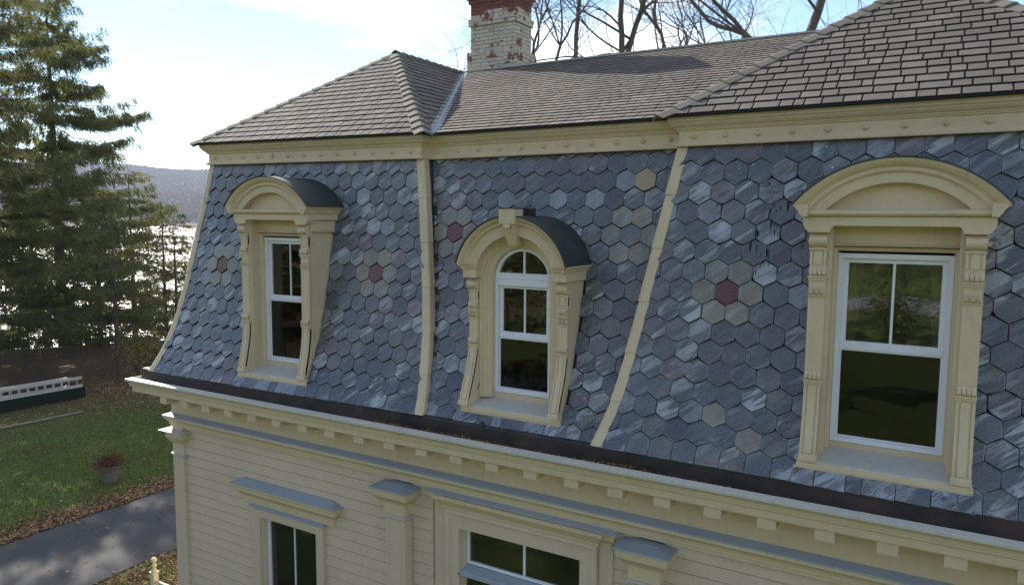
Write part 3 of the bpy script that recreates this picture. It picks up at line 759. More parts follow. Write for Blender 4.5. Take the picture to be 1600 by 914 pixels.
# ------------------------------------------------------------------ windows of the ground floor
def frame(parts_parent, x0, x1, z0, z1, y, w, d, m, name='window_frame', bevel=.003):
    B = MB(); B.box(x0, x0 + w, y, y + d, z0, z1); B.box(x1 - w, x1, y, y + d, z0, z1)
    B.box(x0 + w, x1 - w, y + .001, y + d - .001, z0, z0 + w); B.box(x0 + w, x1 - w, y + .001, y + d - .001, z1 - w, z1)
    return B.build(name, m, parts_parent, bevel=bevel)
def nested(P, x0, x1, z0, z1, steps, m, name='casing', bottom=False):
    """picture-frame moulding: steps of (inset, y)"""
    rows = []
    for ins, y in steps:
        rows.append([(x0 + ins, y, z0), (x0 + ins, y, z1 - ins), (x1 - ins, y, z1 - ins), (x1 - ins, y, z0)] if not bottom else [(x0 + ins, y, z0 + ins), (x0 + ins, y, z1 - ins), (x1 - ins, y, z1 - ins), (x1 - ins, y, z0 + ins)])
    return MB().loft(rows, bottom).build(name, m, P)
def lower_window(cx):
    Wd = empty('window', (cx, 7.4, H - 6.5), house)
    x0, x1, zt, zb = cx - .75, cx + .75, -4.39, -6.45
    nested(Wd, x0, x1, zb, zt, [(0, 7.41), (0, 7.33), (.015, 7.318), (.03, 7.325), (.055, 7.325), (.06, 7.335), (.12, 7.335), (.125, 7.345), (.155, 7.345), (.158, 7.40), (.17, 7.42), (.17, 7.47), (.185, 7.475), (.185, 7.5)], M['siding'])
    MB().sweep([(x0, 7.40), (x0, 7.33), (x1, 7.33), (x1, 7.40)], [(-.03, -4.392), (.035, -4.392), (.035, -4.375), (-.03, -4.362)]).build('casing_cap', M['bluegrey'], Wd)
    # hood: bed mould, corona, sloping top
    hp = [(cx - .92, 7.405), (cx - .92, 7.38), (cx + .92, 7.38), (cx + .92, 7.405)]
    MB().sweep(hp, [(-.05, -4.36), (.03, -4.36), (.035, -4.255), (.06, -4.235), (.085, -4.20), (.10, -4.165), (.14, -4.155), (.14, -4.105), (.152, -4.10), (.165, -4.085), (.165, -4.06), (-.05, -4.06)]).build('hood', M['cream'], Wd, bevel=.002)
    MB().sweep(hp, [(-.02, -4.058), (.172, -4.058), (.172, -4.045), (.02, -3.985), (-.02, -3.985)]).build('hood_top', M['bluegrey'], Wd)
    frame(Wd, x0 + .185, x1 - .185, zb, zt - .185, 7.475, .045, .05, M['white'], 'sash')
    MB().box(cx - .010, cx + .010, 7.49, 7.51, zb + .05, zt - .23).build('muntin', M['white'], Wd)
    MB().box(cx - .52, cx + .52, 7.502, 7.506, zb + .04, zt - .22).build('pane', M['glass'], Wd)
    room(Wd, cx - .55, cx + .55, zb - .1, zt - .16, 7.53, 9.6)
    for e in (-1, 1):
        xs = np.linspace(cx - .52, cx - .23, 24) if e < 0 else np.linspace(cx + .36, cx + .52, 16)
        MB().loft([[(x, 7.60 + .02 * math.sin(i * 1.3), zz_) for i, x in enumerate(xs)] for zz_ in (zt - .2, zb)]).build('curtain', M['curtain'], Wd, smooth=True)
    return Wd
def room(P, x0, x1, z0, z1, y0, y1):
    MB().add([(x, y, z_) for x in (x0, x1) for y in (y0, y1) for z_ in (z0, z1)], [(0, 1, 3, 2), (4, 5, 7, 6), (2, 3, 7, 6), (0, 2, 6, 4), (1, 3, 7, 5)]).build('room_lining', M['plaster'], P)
LW = lower_window(D1); lower_window(D3)
# wide centre window
Wd = empty('window', (D2, 7.4, H - 6.6), house, 'wide centre window with a transom')
cx = D2 + .02; zb = -6.6
nested(Wd, cx - 1.06, cx + 1.06, zb, -3.66, [(0, 7.41), (0, 7.325), (.02, 7.31), (.045, 7.315), (.06, 7.325), (.08, 7.325), (.085, 7.34), (.10, 7.34), (.22, 7.34), (.225, 7.40), (.235, 7.41), (.235, 7.44), (.25, 7.445), (.25, 7.50)], M['siding'])
for e in (-1, 1): MB().box(cx + e * 1.065, cx + e * 1.24, 7.37, 7.42, zb, -3.56).build('side_board', M['siding'], Wd, bevel=.004)
hp = [(cx - 1.21, 7.405), (cx - 1.21, 7.365), (cx + 1.21, 7.365), (cx + 1.21, 7.405)]
MB().sweep(hp, [(-.05, -3.68), (.01, -3.68), (.015, -3.60), (.04, -3.585), (.06, -3.55), (.06, -3.50), (.085, -3.49), (.095, -3.455), (-.05, -3.455)]).build('hood', M['cream'], Wd, bevel=.002)
hp2 = [(cx - 1.08, 7.37), (cx - 1.08, 7.31), (cx + 1.08, 7.31), (cx + 1.08, 7.37)]
MB().sweep(hp2, [(-.05, -3.655), (.00, -3.655), (.01, -3.60), (.03, -3.58), (.045, -3.55), (.07, -3.52), (.075, -3.47), (-.05, -3.47)]).build('crown', M['cream'], Wd, bevel=.002)
MB().sweep(hp, [(-.02, -3.453), (.12, -3.453), (.12, -3.44), (-.02, -3.405)]).build('hood_top', M['bluegrey'], Wd)
frame(Wd, cx - .81, cx + .81, -4.385, -3.815, 7.475, .035, .05, M['white'], 'transom_sash')
MB().box(cx + .012, cx + .040, 7.488, 7.512, -4.36, -3.84).build('muntin', M['white'], Wd)
MB().box(cx - .79, cx + .79, 7.502, 7.506, -4.36, -3.83).build('pane', M['glass'], Wd)
MB().prism([(7.34, -4.50), (7.34, -4.455), (7.36, -4.44), (7.475, -4.395), (7.52, -4.395), (7.52, -4.50)], 'x', cx - .86, cx + .86).build('transom_ledge', M['bluegrey'], Wd, bevel=.004)
frame(Wd, cx - .81, cx + .81, zb, -4.50, 7.475, .05, .05, M['green'], 'sash')
MB().box(cx - .77, cx + .77, 7.502, 7.506, zb, -4.53).build('pane', M['glass'], Wd)
room(Wd, cx - .83, cx + .83, zb - .1, -3.80, 7.53, 10.0)
B = MB(); B.box(cx - .5, cx - .42, 7.9, 9.5, -4.05, -3.95); B.box(cx - .2, cx - .02, 8.2, 8.4, -6.6, -3.8); B.build('inner_post', M['siding'], Wd)

# ------------------------------------------------------------------ dormers
def arc_pts(cx, half, zb, apex, y, n=28):
    rise = apex - zb; r_ = (half * half + rise * rise) / (2 * rise); zc = apex - r_; a = math.asin(min(1, half / r_))
    return [(cx + r_ * math.sin(t), y, zc + r_ * math.cos(t)) for t in np.linspace(-a, a, n)]
_fz = [0, -.3, -1.45, -1.62, -1.78, -1.92, -2.06, -2.18, -2.24]; _fy = [7.235, 7.235, 7.232, 7.225, 7.205, 7.175, 7.14, 7.115, 7.11]
def CF_(z, o=0): return float(np.interp(-z, [-q for q in _fz], _fy)) + o * float(np.interp(z, [-2.2, -1.5], [0, 1]))
def console(P, cx, e, xa, xb, o, ztop, zreed1, zteeth, zreed2):
    """one scrolled bracket pilaster: plate following the bracket's curve, scroll, reeds, teeth, flutes"""
    Cn = empty('console', (cx, 7.2, H - 2.2), P) if False else None
    def band(x0, x1, z0, z1, d, n=10):
        zz_ = np.linspace(z1, z0, n)
        rows = [[(x0, CF_(z_, o) - d, z_), (x1, CF_(z_, o) - d, z_), (x1, CF_(z_, o) + .03, z_), (x0, CF_(z_, o) + .03, z_)] for z_ in zz_]
        return MB().loft(rows, True, True)
    w = xb - xa
    b = band(xa, xb, -2.215, ztop, 0, 22)
    # grooves: three raised flats on the flared foot and on the upper panel
    for z0, z1 in ((-2.14, zreed2 - .13), (zreed1 + .03, ztop - .16)):
        if z1 - z0 < .05: continue
        for u0, u1 in ((0.0, .16), (.26, .74), (.84, 1.0)):
            q = band(xa + w * u0, xa + w * u1, z0, z1, .010, 12); b.add(q.v, q.f)
    b.build('console', M['cream'], P, bevel=.002)
    band(xa - .004, xb + .004, -2.213, -2.15, .016, 3).build('console_foot', M['cream'], P)
    # scroll
    rows = []
    for x in (xa - .004, xa + w * .08, xa + w * .5, xb - w * .08, xb + .004):
        k = 1.0 if x in (xa - .004, xb + .004) else .93 if abs(x - (xa + w * .5)) > .02 else .86
        rows.append([(x, CF_(ztop, o) + .02 - .085 * k * math.sin(t), ztop - .072 + .068 * k * math.cos(t)) for t in np.linspace(0.02, math.pi - .02, 12)])
    MB().loft(rows, False, True).build('scroll', M['cream'], P, smooth=False)
    MB().box(xa - .008, xb + .008, CF_(ztop, o) - .022, CF_(ztop, o) + .03, ztop - .158, ztop - .142).build('fillet', M['cream'], P)
    for zr in (zreed1, zreed2):
        b = MB(); n = 4
        for i in range(n):
            xc = xa + w * (i + .5) / n; rr = w / n * .48
            rows = [[(xc + rr * math.cos(t), CF_(z_, o) - .028 * k - rr * .75 * k * math.sin(t), z_) for t in np.linspace(0, math.pi, 7)] for z_, k in ((zr, .35), (zr - .02, .9), (zr - .05, 1.0), (zr - .068, .8), (zr - .074, .1))]
            b.loft(rows, False, True)
        b.box(xa - .008, xb + .008, CF_(zr, o) - .030, CF_(zr, o) + .03, zr - .092, zr - .076); b.box(xa - .003, xb + .003, CF_(zr, o) - .018, CF_(zr, o) + .03, zr - .118, zr - .094)
        b.build('reeded_band', M['cream'], P)
    b = MB(); h = .072; yb = CF_(zteeth, o)
    for i in range(3):
        xc = xa + w * (i + .5) / 3; q = w / 6 * .96
        b.add([(xc - q, yb - .012, zteeth - h), (xc + q, yb - .012, zteeth - h), (xc, yb - .012, zteeth), (xc, yb - .045, zteeth - h * .72), (xc - q, yb + .01, zteeth - h), (xc + q, yb + .01, zteeth - h), (xc, yb + .01, zteeth)],
              [(0, 1, 3), (1, 2, 3), (2, 0, 3), (0, 1, 5, 4), (1, 2, 6, 5), (2, 0, 4, 6)])
    b.box(xa - .004, xb + .004, yb - .020, yb + .02, zteeth - h - .012, zteeth - h)
    b.build('tooth_band', M['cream'], P)
def cheek(P, cx, e, x_in, x_out, ztop, o):
    zz_ = np.linspace(ztop, -2.22, 20)
    poly = [(CF_(z_, o) + .025, z_) for z_ in zz_] + [(7.6, -2.30), (8.3, -1.2), (8.3, ztop)]
    MB().prism(poly, 'x', cx + e * x_in, cx + e * x_out).build('cheek', M['cream'], P, bevel=.003)
    # raised panel strip on the outer side
    poly = [(CF_(z_, o) + .045, z_) for z_ in zz_] + [(CF_(z_, o) + .085, z_) for z_ in zz_[::-1]]
    MB().prism(poly, 'x', cx + e * x_out, cx + e * (x_out + .012)).build('cheek_moulding', M['cream'], P)
def sill(P, cx, hw_, y0, y1, zfront, zback):
    MB().prism([(y0, zfront - .078), (y0, zfront), (y1, zback), (y1, zfront - .078)], 'x', cx - hw_, cx + hw_).build('sill', M['trimtop'], P, bevel=.004)
    MB().prism([(y0 - .008, zfront - .090), (y0 - .012, zfront - .055), (y0 - .004, zfront - .012), (y0 + .01, zfront - .012), (y0 + .01, zfront - .090)], 'x', cx - hw_ - .006, cx + hw_ + .006).build('sill_nosing', M['cream'], P, bevel=.003)
def sash_lock(P, x, y, z):
    B = MB(); B.box(x - .035, x + .035, y - .012, y + .012, z, z + .010); B.tube((x - .03, y, z + .014), (x + .02, y - .012, z + .018), .006, .005); B.lathe((x, y, z + .008), [(.014, 0), (.014, .012), (.006, .018), (0.001, .018)], 10)
    B.build('sash_lock', M['white'], P)
def sashes(P, cx, ho, zt, zr, zb, y, gw):
    """double-hung window: upper sash with one muntin, lower sash behind an insect screen"""
    frame(P, cx - ho + .045, cx + ho - .045, zr - .01, zt, y + .030, .045, .035, M['white'], 'upper_sash')
    MB().box(cx - .011, cx + .011, y + .040, y + .056, zr + .02, zt - .04).build('muntin', M['white'], P)
    MB().box(cx - gw, cx + gw, y + .050, y + .053, zr + .01, zt - .03).build('pane', M['glass'], P)
    B = MB(); B.box(cx - ho + .047, cx + ho - .047, y + .012, y + .045, zr - .038, zr + .002); B.build('meeting_rail', M['white'], P, bevel=.003)
    for s_ in (-.55, .5): sash_lock(P, cx + s_ * gw, y + .030, zr + .004)
    frame(P, cx - ho + .046, cx + ho - .046, zb + .046, zr - .039, y + .020, .016, .012, M['white'], 'screen_frame')
    frame(P, cx - ho + .062, cx + ho - .062, zb + .062, zr - .040, y + .048, .045, .03, M['screen'], 'lower_sash')
    MB().box(cx - .011, cx + .011, y + .050, y + .060, zb + .08, zr - .05).build('muntin', M['plaster'], P)
    MB().box(cx - ho + .06, cx + ho - .06, y + .030, y + .032, zb + .06, zr - .05).build('pane', M['screened'], P)
def curtains(P, cx, gw, zt, zb, y):
    for x0, x1 in ((cx - gw, cx - gw * .62), (cx + gw * .66, cx + gw)):
        xs = np.linspace(x0, x1, 22)
        MB().loft([[(x + k * (cx - x) * -.25, y + .02 * math.sin(i * 1.2), z_) for i, x in enumerate(xs)] for z_, k in ((zt, 0), ((zt + zb) / 2, .4), (zb, 1))]).build('curtain', M['curtain'], P, smooth=True)

def pediment_dormer(cx, label):
    P = empty('dormer', (cx, 7.2, H - 2.3), house, label)
    C = M['cream']
    for e in (-1, 1):
        cheek(P, cx, e, .535, .668, -.09, 0)
        xa, xb = (cx - .685, cx - .54) if e < 0 else (cx + .54, cx + .685)
        console(P, cx, e, xa, xb, 0, -.10, -.42, -.60, -1.39)
        # inner lining between bracket and casing
        MB().box(cx + e * .50, cx + e * .536, CF_(-1, 0) + .03, 7.50, -2.20, -.04).build('jamb', C, P, bevel=.002)
    # entablature with cove-cut end blocks
    B = MB()
    prof = [(-.745, .045), (-.745, -.03), (-.72, -.075), (-.695, -.098), (-.52, -.098), (-.505, -.065), (-.486, -.038), (.486, -.038), (.505, -.065), (.52, -.098), (.695, -.098), (.72, -.075), (.745, -.03), (.745, .045)]
    B.prism([(cx + a, b_) for a, b_ in prof], 'y', 7.165, 7.30); B.build('entablature', C, P, bevel=.003)
    for e in (-1, 1):
        MB().box(cx + e * .60, cx + e * .745, 7.301, 8.25, -.03, .044).build('side_entablature', C, P, bevel=.003)
        MB().box(cx + e * .60, cx + e * .70, 7.301, 8.25, -.20, -.032).build('side_frieze', C, P, bevel=.003)
        MB().prism([(cx + e * .70, -.20), (cx + e * .71, -.20), (cx + e * .72, -.185), (cx + e * .722, -.17), (cx + e * .70, -.165)], 'y', 7.301, 8.2).build('side_moulding', C, P)
        MB().prism([(cx + e * .70, .046), (cx + e * .752, .046), (cx + e * .758, .062), (cx + e * .772, .068), (cx + e * .782, .095), (cx + e * .808, .125), (cx + e * .826, .135), (cx + e * .829, .156), (cx + e * .70, .156)], 'y', 7.09, 8.25).build('side_crown', C, P)
    MB().box(cx - .52, cx + .52, 7.301, 7.52, -.05, .0).build('head_board', C, P)
    MB().box(cx - .50, cx + .50, 7.40, 7.50, -.215, -.05).build('lintel_board', C, P)
    MB().prism([(7.385, -.222), (7.365, -.214), (7.365, -.206), (7.38, -.200), (7.41, -.200), (7.41, -.222)], 'x', cx - .499, cx + .499).build('lintel_moulding', C, P)
    MB().prism([(7.165, .047), (7.135, .052), (7.118, .070), (7.118, .088), (7.135, .102), (7.16, .108), (7.29, .108), (7.29, .047)], 'x', cx - .752, cx + .752).build('pediment_base_moulding', M['cream'], P, bevel=.002)
    A = [(.833, .150, .548, 7.30), (.833, .150, .548, 7.085), (.826, .140, .535, 7.083), (.818, .132, .522, 7.088), (.79, .118, .495, 7.112), (.768, .108, .478, 7.142), (.757, .10, .470, 7.148), (.752, .095, .462, 7.138), (.735, .090, .450, 7.134), (.718, .088, .437, 7.142), (.705, .085, .428, 7.163), (.69, .085, .418, 7.168), (.585, .085, .342, 7.168), (.580, .085, .338, 7.172), (.58, .085, .338, 7.285)]
    MB().loft([arc_pts(cx, *a, n=40) for a in A]).build('arched_pediment', C, P)
    for o_ in P.children:
        if o_.name.startswith('arched_pediment'): o_.data.polygons.foreach_set('use_smooth', [False] * len(o_.data.polygons))
    ty = arc_pts(cx, .60, .06, .355, 7.275, 30); MB().add(ty, [tuple(range(len(ty)))]).build('tympanum', C, P)
    oa = arc_pts(cx, .848, .150, .560, 7.065, 40); ob = arc_pts(cx, .838, .146, .549, 7.065, 40)
    MB().loft([oa, [(x, 8.35, z_) for x, y, z_ in oa], [(x, 8.35, z_) for x, y, z_ in ob], ob, oa]).build('dormer_roof', M['green'], P)
    # casing and window
    nested(P, cx - .515, cx + .515, -2.20, -.225, [(0, 7.43), (.01, 7.415), (.02, 7.43), (.03, 7.435), (.038, 7.44), (.042, 7.455), (.048, 7.53)], C)
    frame(P, cx - .470, cx + .470, -2.09, -.292, 7.482, .046, .09, M['white'])
    sashes(P, cx, .470, -.335, -1.155, -2.09, 7.495, .385)
    MB().box(cx - .50, cx + .50, 7.47, 7.56, -2.20, -2.092).build('apron', C, P)
    sill(P, cx, .70, 7.125, 7.49, -2.215, -2.135)
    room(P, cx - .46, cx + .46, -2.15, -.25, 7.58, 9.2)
    curtains(P, cx, .42, -.30, -1.25, 7.68)
    return P
PD1 = pediment_dormer(D1, 'left dormer with low arched pediment'); PD3 = pediment_dormer(D3, 'right dormer with wide arched pediment')

def arched_dormer(cx):
    P = empty('dormer', (cx, 7.25, H - 2.3), house, 'middle dormer with round-headed window and keystone'); C = M['cream']; zc = -.716
    for e in (-1, 1):
        cheek(P, cx, e, .535, .655, -.69, .11)
        xa, xb = (cx - .665, cx - .54) if e < 0 else (cx + .54, cx + .665)
        console(P, cx, e, xa, xb, .11, -.70, -1.0 if False else -.985, -1.095, -1.42)
        # impost block with crown, returned along the side
        x0, x1 = cx + e * .50, cx + e * .69
        MB().box(x0, x1, 7.24, 8.3, -.690, -.600).build('impost', C, P, bevel=.003)
        path = [(cx - .69, 8.3), (cx - .69, 7.24), (cx - .535, 7.24)] if e < 0 else [(cx + .535, 7.24), (cx + .69, 7.24), (cx + .69, 8.3)]
        MB().sweep(path, [(-.02, -.60), (.006, -.60), (.010, -.585), (.022, -.575), (.035, -.548), (.052, -.532), (.058, -.528), (.06, -.515), (-.02, -.515)]).build('impost_moulding', C, P, bevel=.002)
    def U(r_, y, zb=-2.15, n=36):
        return [(cx - r_, y, zb)] + [(cx + r_ * math.sin(t), y, zc + r_ * math.cos(t)) for t in np.linspace(-math.pi / 2, math.pi / 2, n)] + [(cx + r_, y, zb)]
    def Aa(r_, y, ze, n=44):
        a = math.pi / 2 - math.asin((ze - zc) / r_); return [(cx + r_ * math.sin(t), y, zc + r_ * math.cos(t)) for t in np.linspace(-a, a, n)]
    A = [(.750, 7.34, -.515), (.750, 7.150, -.515), (.742, 7.145, -.52), (.735, 7.150, -.53), (.715, 7.172, -.55), (.700, 7.205, -.57), (.690, 7.210, -.58), (.684, 7.200, -.585), (.672, 7.198, -.59), (.662, 7.215, -.60), (.652, 7.235, -.60), (.645, 7.238, -.66), (.535, 7.238, -.688), (.530, 7.243, -.688), (.530, 7.36, -.688)]
    MB().loft([Aa(*a) for a in A]).build('arched_hood', C, P)
    steps = [(.531, 7.36), (.50, 7.365), (.495, 7.378), (.475, 7.372), (.462, 7.388), (.452, 7.39), (.448, 7.405), (.425, 7.410), (.418, 7.420), (.395, 7.422), (.388, 7.435), (.388, 7.53)]
    MB().loft([U(a, y) for a, y in steps]).build('casing', C, P)
    # keystone
    K = [(.105, .122, 7.09), (.105, -.045, 7.10), (.078, -.05, 7.125), (.072, -.07, 7.14)]
    B = MB(); B.prism([(7.09, .122), (7.10, -.045), (7.135, -.06), (7.30, -.06), (7.30, .122)], 'x', cx - .102, cx + .102)
    B.build('keystone', C, P, bevel=.005)
    rows = [[(cx + s_ * w, y, z_) for s_, y in ((-1, yb), (-1, yf), (-.55, yf), (-.5, yf + .012), (.5, yf + .012), (.55, yf), (1, yf), (1, yb))] for w, yf, yb, z_ in ((.086, 7.125, 7.40, -.062), (.070, 7.18, 7.40, -.18), (.056, 7.235, 7.40, -.30))]
    MB().loft(rows, True, True).build('keystone_shank', C, P, bevel=.003)
    B = MB(); B.prism([(cx - .05, -.046), (cx + .05, -.046), (cx + .035, -.085), (cx, -.10), (cx - .035, -.085)], 'y', 7.103, 7.16); B.build('keystone_drop', C, P)
    MB().box(cx - .108, cx + .108, 7.085, 7.60, .123, .133).build('keystone_cap', M['rubber'], P); MB().box(cx - .103, cx + .103, 7.301, 7.60, -.02, .122).build('keystone_back', M['rubber'], P)
    oa = Aa(.765, 7.13, -.513); ob = Aa(.752, 7.13, -.516)
    MB().loft([oa, [(x, 8.5, z_) for x, y, z_ in oa], [(x, 8.5, z_) for x, y, z_ in ob], ob, oa]).build('dormer_roof', M['green'], P)
    # white window: arched head, transom bar, double-hung sashes
    def Uf(r_, y, n=36): return U(r_, y, -2.09, n)
    MB().loft([Uf(.387, 7.54), Uf(.387, 7.485), Uf(.375, 7.480), Uf(.350, 7.480), Uf(.345, 7.485), Uf(.345, 7.54)]).build('window_frame', M['white'], P)
    MB().box(cx - .345, cx + .345, 7.488, 7.54, -2.09, -2.03).build('window_frame', M['white'], P, bevel=.003)
    B = MB(); B.box(cx - .346, cx + .346, 7.474, 7.54, -.785, -.655); B.box(cx - .36, cx + .36, 7.466, 7.48, -.70, -.685); B.box(cx - .34, cx + .34, 7.480, 7.54, -.655, -.632); B.build('transom_bar', M['white'], P, bevel=.003)
    a = [(cx + .36 * math.sin(t), zc + .36 * math.cos(t)) for t in np.linspace(-math.pi / 2 + .1, math.pi / 2 - .1, 28)]
    MB().prism(a, 'y', 7.522, 7.525).build('pane', M['glass'], P); MB().box(cx - .008, cx + .016, 7.508, 7.528, -.64, -.36).build('muntin', M['white'], P)
    sashes(P, cx, .387, -.775, -1.38, -2.09, 7.495, .30)
    MB().box(cx - .50, cx + .50, 7.46, 7.56, -2.20, -2.092).build('apron', C, P)
    sill(P, cx, .668, 7.175, 7.50, -2.22, -2.145)
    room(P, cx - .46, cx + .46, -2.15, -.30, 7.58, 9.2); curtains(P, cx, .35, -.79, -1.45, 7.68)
    return P
AD = arched_dormer(D2)

# ------------------------------------------------------------------ leaves lying in the gutter
def leaf_cloud(P, size, flat=0.5, n_extra=0):
    """curled leaf: two triangles folded along the midrib; P (n,3) world points -> verts, faces"""
    n = len(P); a = rng.uniform(0, 2 * np.pi, n); s = size * rng.uniform(.6, 1.3, n)
    d = np.stack([np.cos(a), np.sin(a), rng.normal(0, flat, n)], 1); d /= np.linalg.norm(d, axis=1)[:, None]
    u = np.cross(d, rng.normal(0, 1, (n, 3)) * [flat, flat, 1] + [0, 0, 1.0]); u /= np.linalg.norm(u, axis=1)[:, None]
    up = np.cross(u, d); up *= np.sign(up[:, 2])[:, None] + (up[:, 2] == 0)[:, None]
    s = s[:, None]
    V = np.stack([P - d * s * .5, P + u * s * .32 + up * s * .18, P + d * s * .5 + up * s * .1, P - u * s * .32 + up * s * .18], 1).reshape(-1, 3)
    F = np.arange(n)[:, None] * 4; F = np.concatenate([np.hstack([F, F + 1, F + 2]), np.hstack([F, F + 2, F + 3])])
    return V, F
def leafmat(name, stops, rough=0.7):
    def f(g):
        r = g.math('FRACT', g.math('MULTIPLY', g.rnd(), 5.3)); g.base(g.ramp(r, stops))
        g.b.inputs['Subsurface Weight'].default_value = 0.0
    return mat(name, stops[0][1], rough, 0.2, build=f)
M['dryleaf'] = leafmat('fallen_leaf', [(0, (.16, .06, .035)), (.3, (.26, .12, .05)), (.55, (.20, .085, .05)), (.8, (.34, .20, .10)), (1, (.12, .06, .04))])
n = 900; x = np.concatenate([rng.uniform(-6.2, -4.1, 600), rng.normal(-3.5, .25, 130), rng.normal(-2.75, .32, 330), rng.normal(-1.9, .12, 60), rng.uniform(-11, 0, 60)])
P_ = np.stack([x, 7.34 - rng.uniform(.31, .385, len(x)), -2.605 + rng.uniform(0, .045, len(x)) + .03 * np.exp(-((x + 2.75) / .25) ** 2)], 1)
V, F = leaf_cloud(P_, .035, .8); o = mesh_obj('leaf_litter', V, F, M['dryleaf'], ent, True, kind='stuff')

# ------------------------------------------------------------------ things seen through the windows
def vase(x, y, z, label):
    v_ = empty('flower_vase', (x, y, z + H), None, label, 'vase')
    MB().lathe((x, y, z), [(.018, 0), (.026, .01), (.034, .05), (.022, .085), (.014, .10), (.018, .115)], 14).build('vase_body', M['white'], v_, smooth=True)
    B = MB()
    for i in range(9):
        a = i * .7; B.lathe((x + .022 * math.cos(a) * (i > 0), y + .02 * math.sin(a), z + .13 + .012 * (i % 3)), [(.004, 0), (.018, .01), (.016, .022), (.004, .028)], 8)
    B.build('flowers', mat('yellow_petals', (.7, .5, .04), .7), v_)
vase(-4.02, 7.60, -.635, 'small white vase of yellow flowers behind the round-headed window')
MB().box(-4.28 - .44, -4.28 + .44, 7.56, 7.66, -.66, -.637).build('inner_shelf', M['white'], AD)
MB().box(D1 - .44, D1 + .44, 7.56, 7.66, -1.20, -1.178).build('inner_shelf', M['white'], PD1)
vase(D1 + .30, 7.60, -1.178, 'small white vase of yellow flowers behind the left dormer window')
pp = empty('potted_plant', (-8.02, 7.75, H - 6.0), None, 'dark potted plant standing inside the ground floor window', 'potted plant')
MB().lathe((-8.02, 7.75, -5.35), [(.08, 0), (.12, .02), (.15, .26), (.16, .28), (.14, .28)], 18).build('pot', M['black'], pp, smooth=True)
MB().box(-8.7, -7.7, 7.58, 8.0, -5.40, -5.36).build('inner_shelf', M['plaster'], LW)
MP = mat('house_plant_leaf', (.05, .07, .03), .5)
for i in range(7):
    a = rng.uniform(-.9, .9); pts = [(-8.02 + t * math.sin(a) * .45, 7.75 - .05 * t, -5.10 + t * .75 * math.cos(a) + .1 * t) for t in np.linspace(0, 1, 8)]
    MB().loft([[(p[0] - .022 * math.sin(math.pi * (.1 + .85 * k / 7)), p[1], p[2]), (p[0] + .022 * math.sin(math.pi * (.1 + .85 * k / 7)), p[1] - .01, p[2])] for k, p in enumerate(pts)]).build('leaf', MP, pp)

# ------------------------------------------------------------------ terrain, lake, far shore
def smooth(x, a, b): t = np.clip((x - a) / (b - a), 0, 1); return t * t * (3 - 2 * t)
ph = rng.uniform(0, 6.28, 20)
def rolling(x, y, L):
    return sum(math.sin(.9 ** i) * 0 + np.sin((x * math.cos(i * 2.1) + y * math.sin(i * 2.1)) / L * (1 + i * .55) + ph[i]) / (1 + i * .6) for i in range(8))
def terrain(x, y):
    """height of the ground (world z): lawn at 0, bank down to the lake, wooded hills beyond, rising ground in front"""
    x = np.asarray(x, float); y = np.asarray(y, float)
    s = -x * .84 + y * .54
    h = -9.6 * smooth(s, 46, 84)
    far = smooth(s, 1420, 1950); h = h + far * (62 + 5 * rolling(x, y, 140)) + smooth(s, 1950, 2900) * (108 + 11 * rolling(x, y, 330))
    b = smooth(-y, 22, 160); h = h + np.where(s < 60, b * 13, 0)
    return h
def ground_mat(g):
    w = g.world(); sx = g.new('ShaderNodeSeparateXYZ'); g.link(w, sx.inputs[0])
    n = g.noise(w, .55, 6, .6); n2 = g.noise(w, 7, 5, .7); n3 = g.noise(w, 40, 3, .7)
    grass = g.mix(n2, (.075, .105, .024, 1), (.150, .180, .045, 1))
    brown = g.mix(n3, (.16, .10, .055, 1), (.085, .055, .035, 1))
    brown_patch = g.range(g.math('ADD', n, g.math('MULTIPLY', n3, .25)), .66, .82)  # random patches of brown earth among the grass
    # more bare earth and needles under the spruces at the back of the lawn
    under = g.range(g.math('ADD', sx.outputs[0], g.math('MULTIPLY', n, 7.0)), -21.5, -27.0)
    c = g.mix(brown_patch, grass, brown); c = g.mix(under, c, brown); g.base(c); g.bump(g.math('ADD', n2, n3), .8, .05)
M['ground'] = mat('lawn_and_earth', (.07, .1, .03), .95, .2, build=ground_mat)
xs = np.concatenate([-np.geomspace(90, 3900, 90)[::-1], np.linspace(-85, 60, 74), np.geomspace(66, 3900, 30)])
ys = np.concatenate([-np.geomspace(90, 3900, 30)[::-1], np.linspace(-85, 90, 88), np.geomspace(96, 3900, 90)])
XX, YY = np.meshgrid(xs, ys); ZZ = terrain(XX, YY)
V = np.stack([XX.ravel(), YY.ravel(), ZZ.ravel()], 1); nx_, ny_ = len(xs), len(ys)
I = (np.arange(ny_ - 1)[:, None] * nx_ + np.arange(nx_ - 1)[None]).ravel(); F = np.stack([I, I + 1, I + nx_ + 1, I + nx_], 1)
tag(mesh_obj('ground', V, F, M['ground'], None, False, True), kind='structure')
def water(g):
    n = g.noise(g.world((1, 1, 1)), .9, 4, .6); n2 = g.noise(g.world(), 5, 3, .6); g.bump(g.math('ADD', n, g.math('MULTIPLY', n2, .3)), .9, .25)
M['water'] = mat('lake_water', (.02, .035, .04), .44, .8, build=water)
B = MB().add([(-3890, -3890, -8.6), (3890, -3890, -8.6), (3890, 3890, -8.6), (-3890, 3890, -8.6)], [(0, 1, 2, 3)])
tag(mesh_obj('lake_water', np.array(B.v, float), B.f, M['water'], None, False), kind='structure')
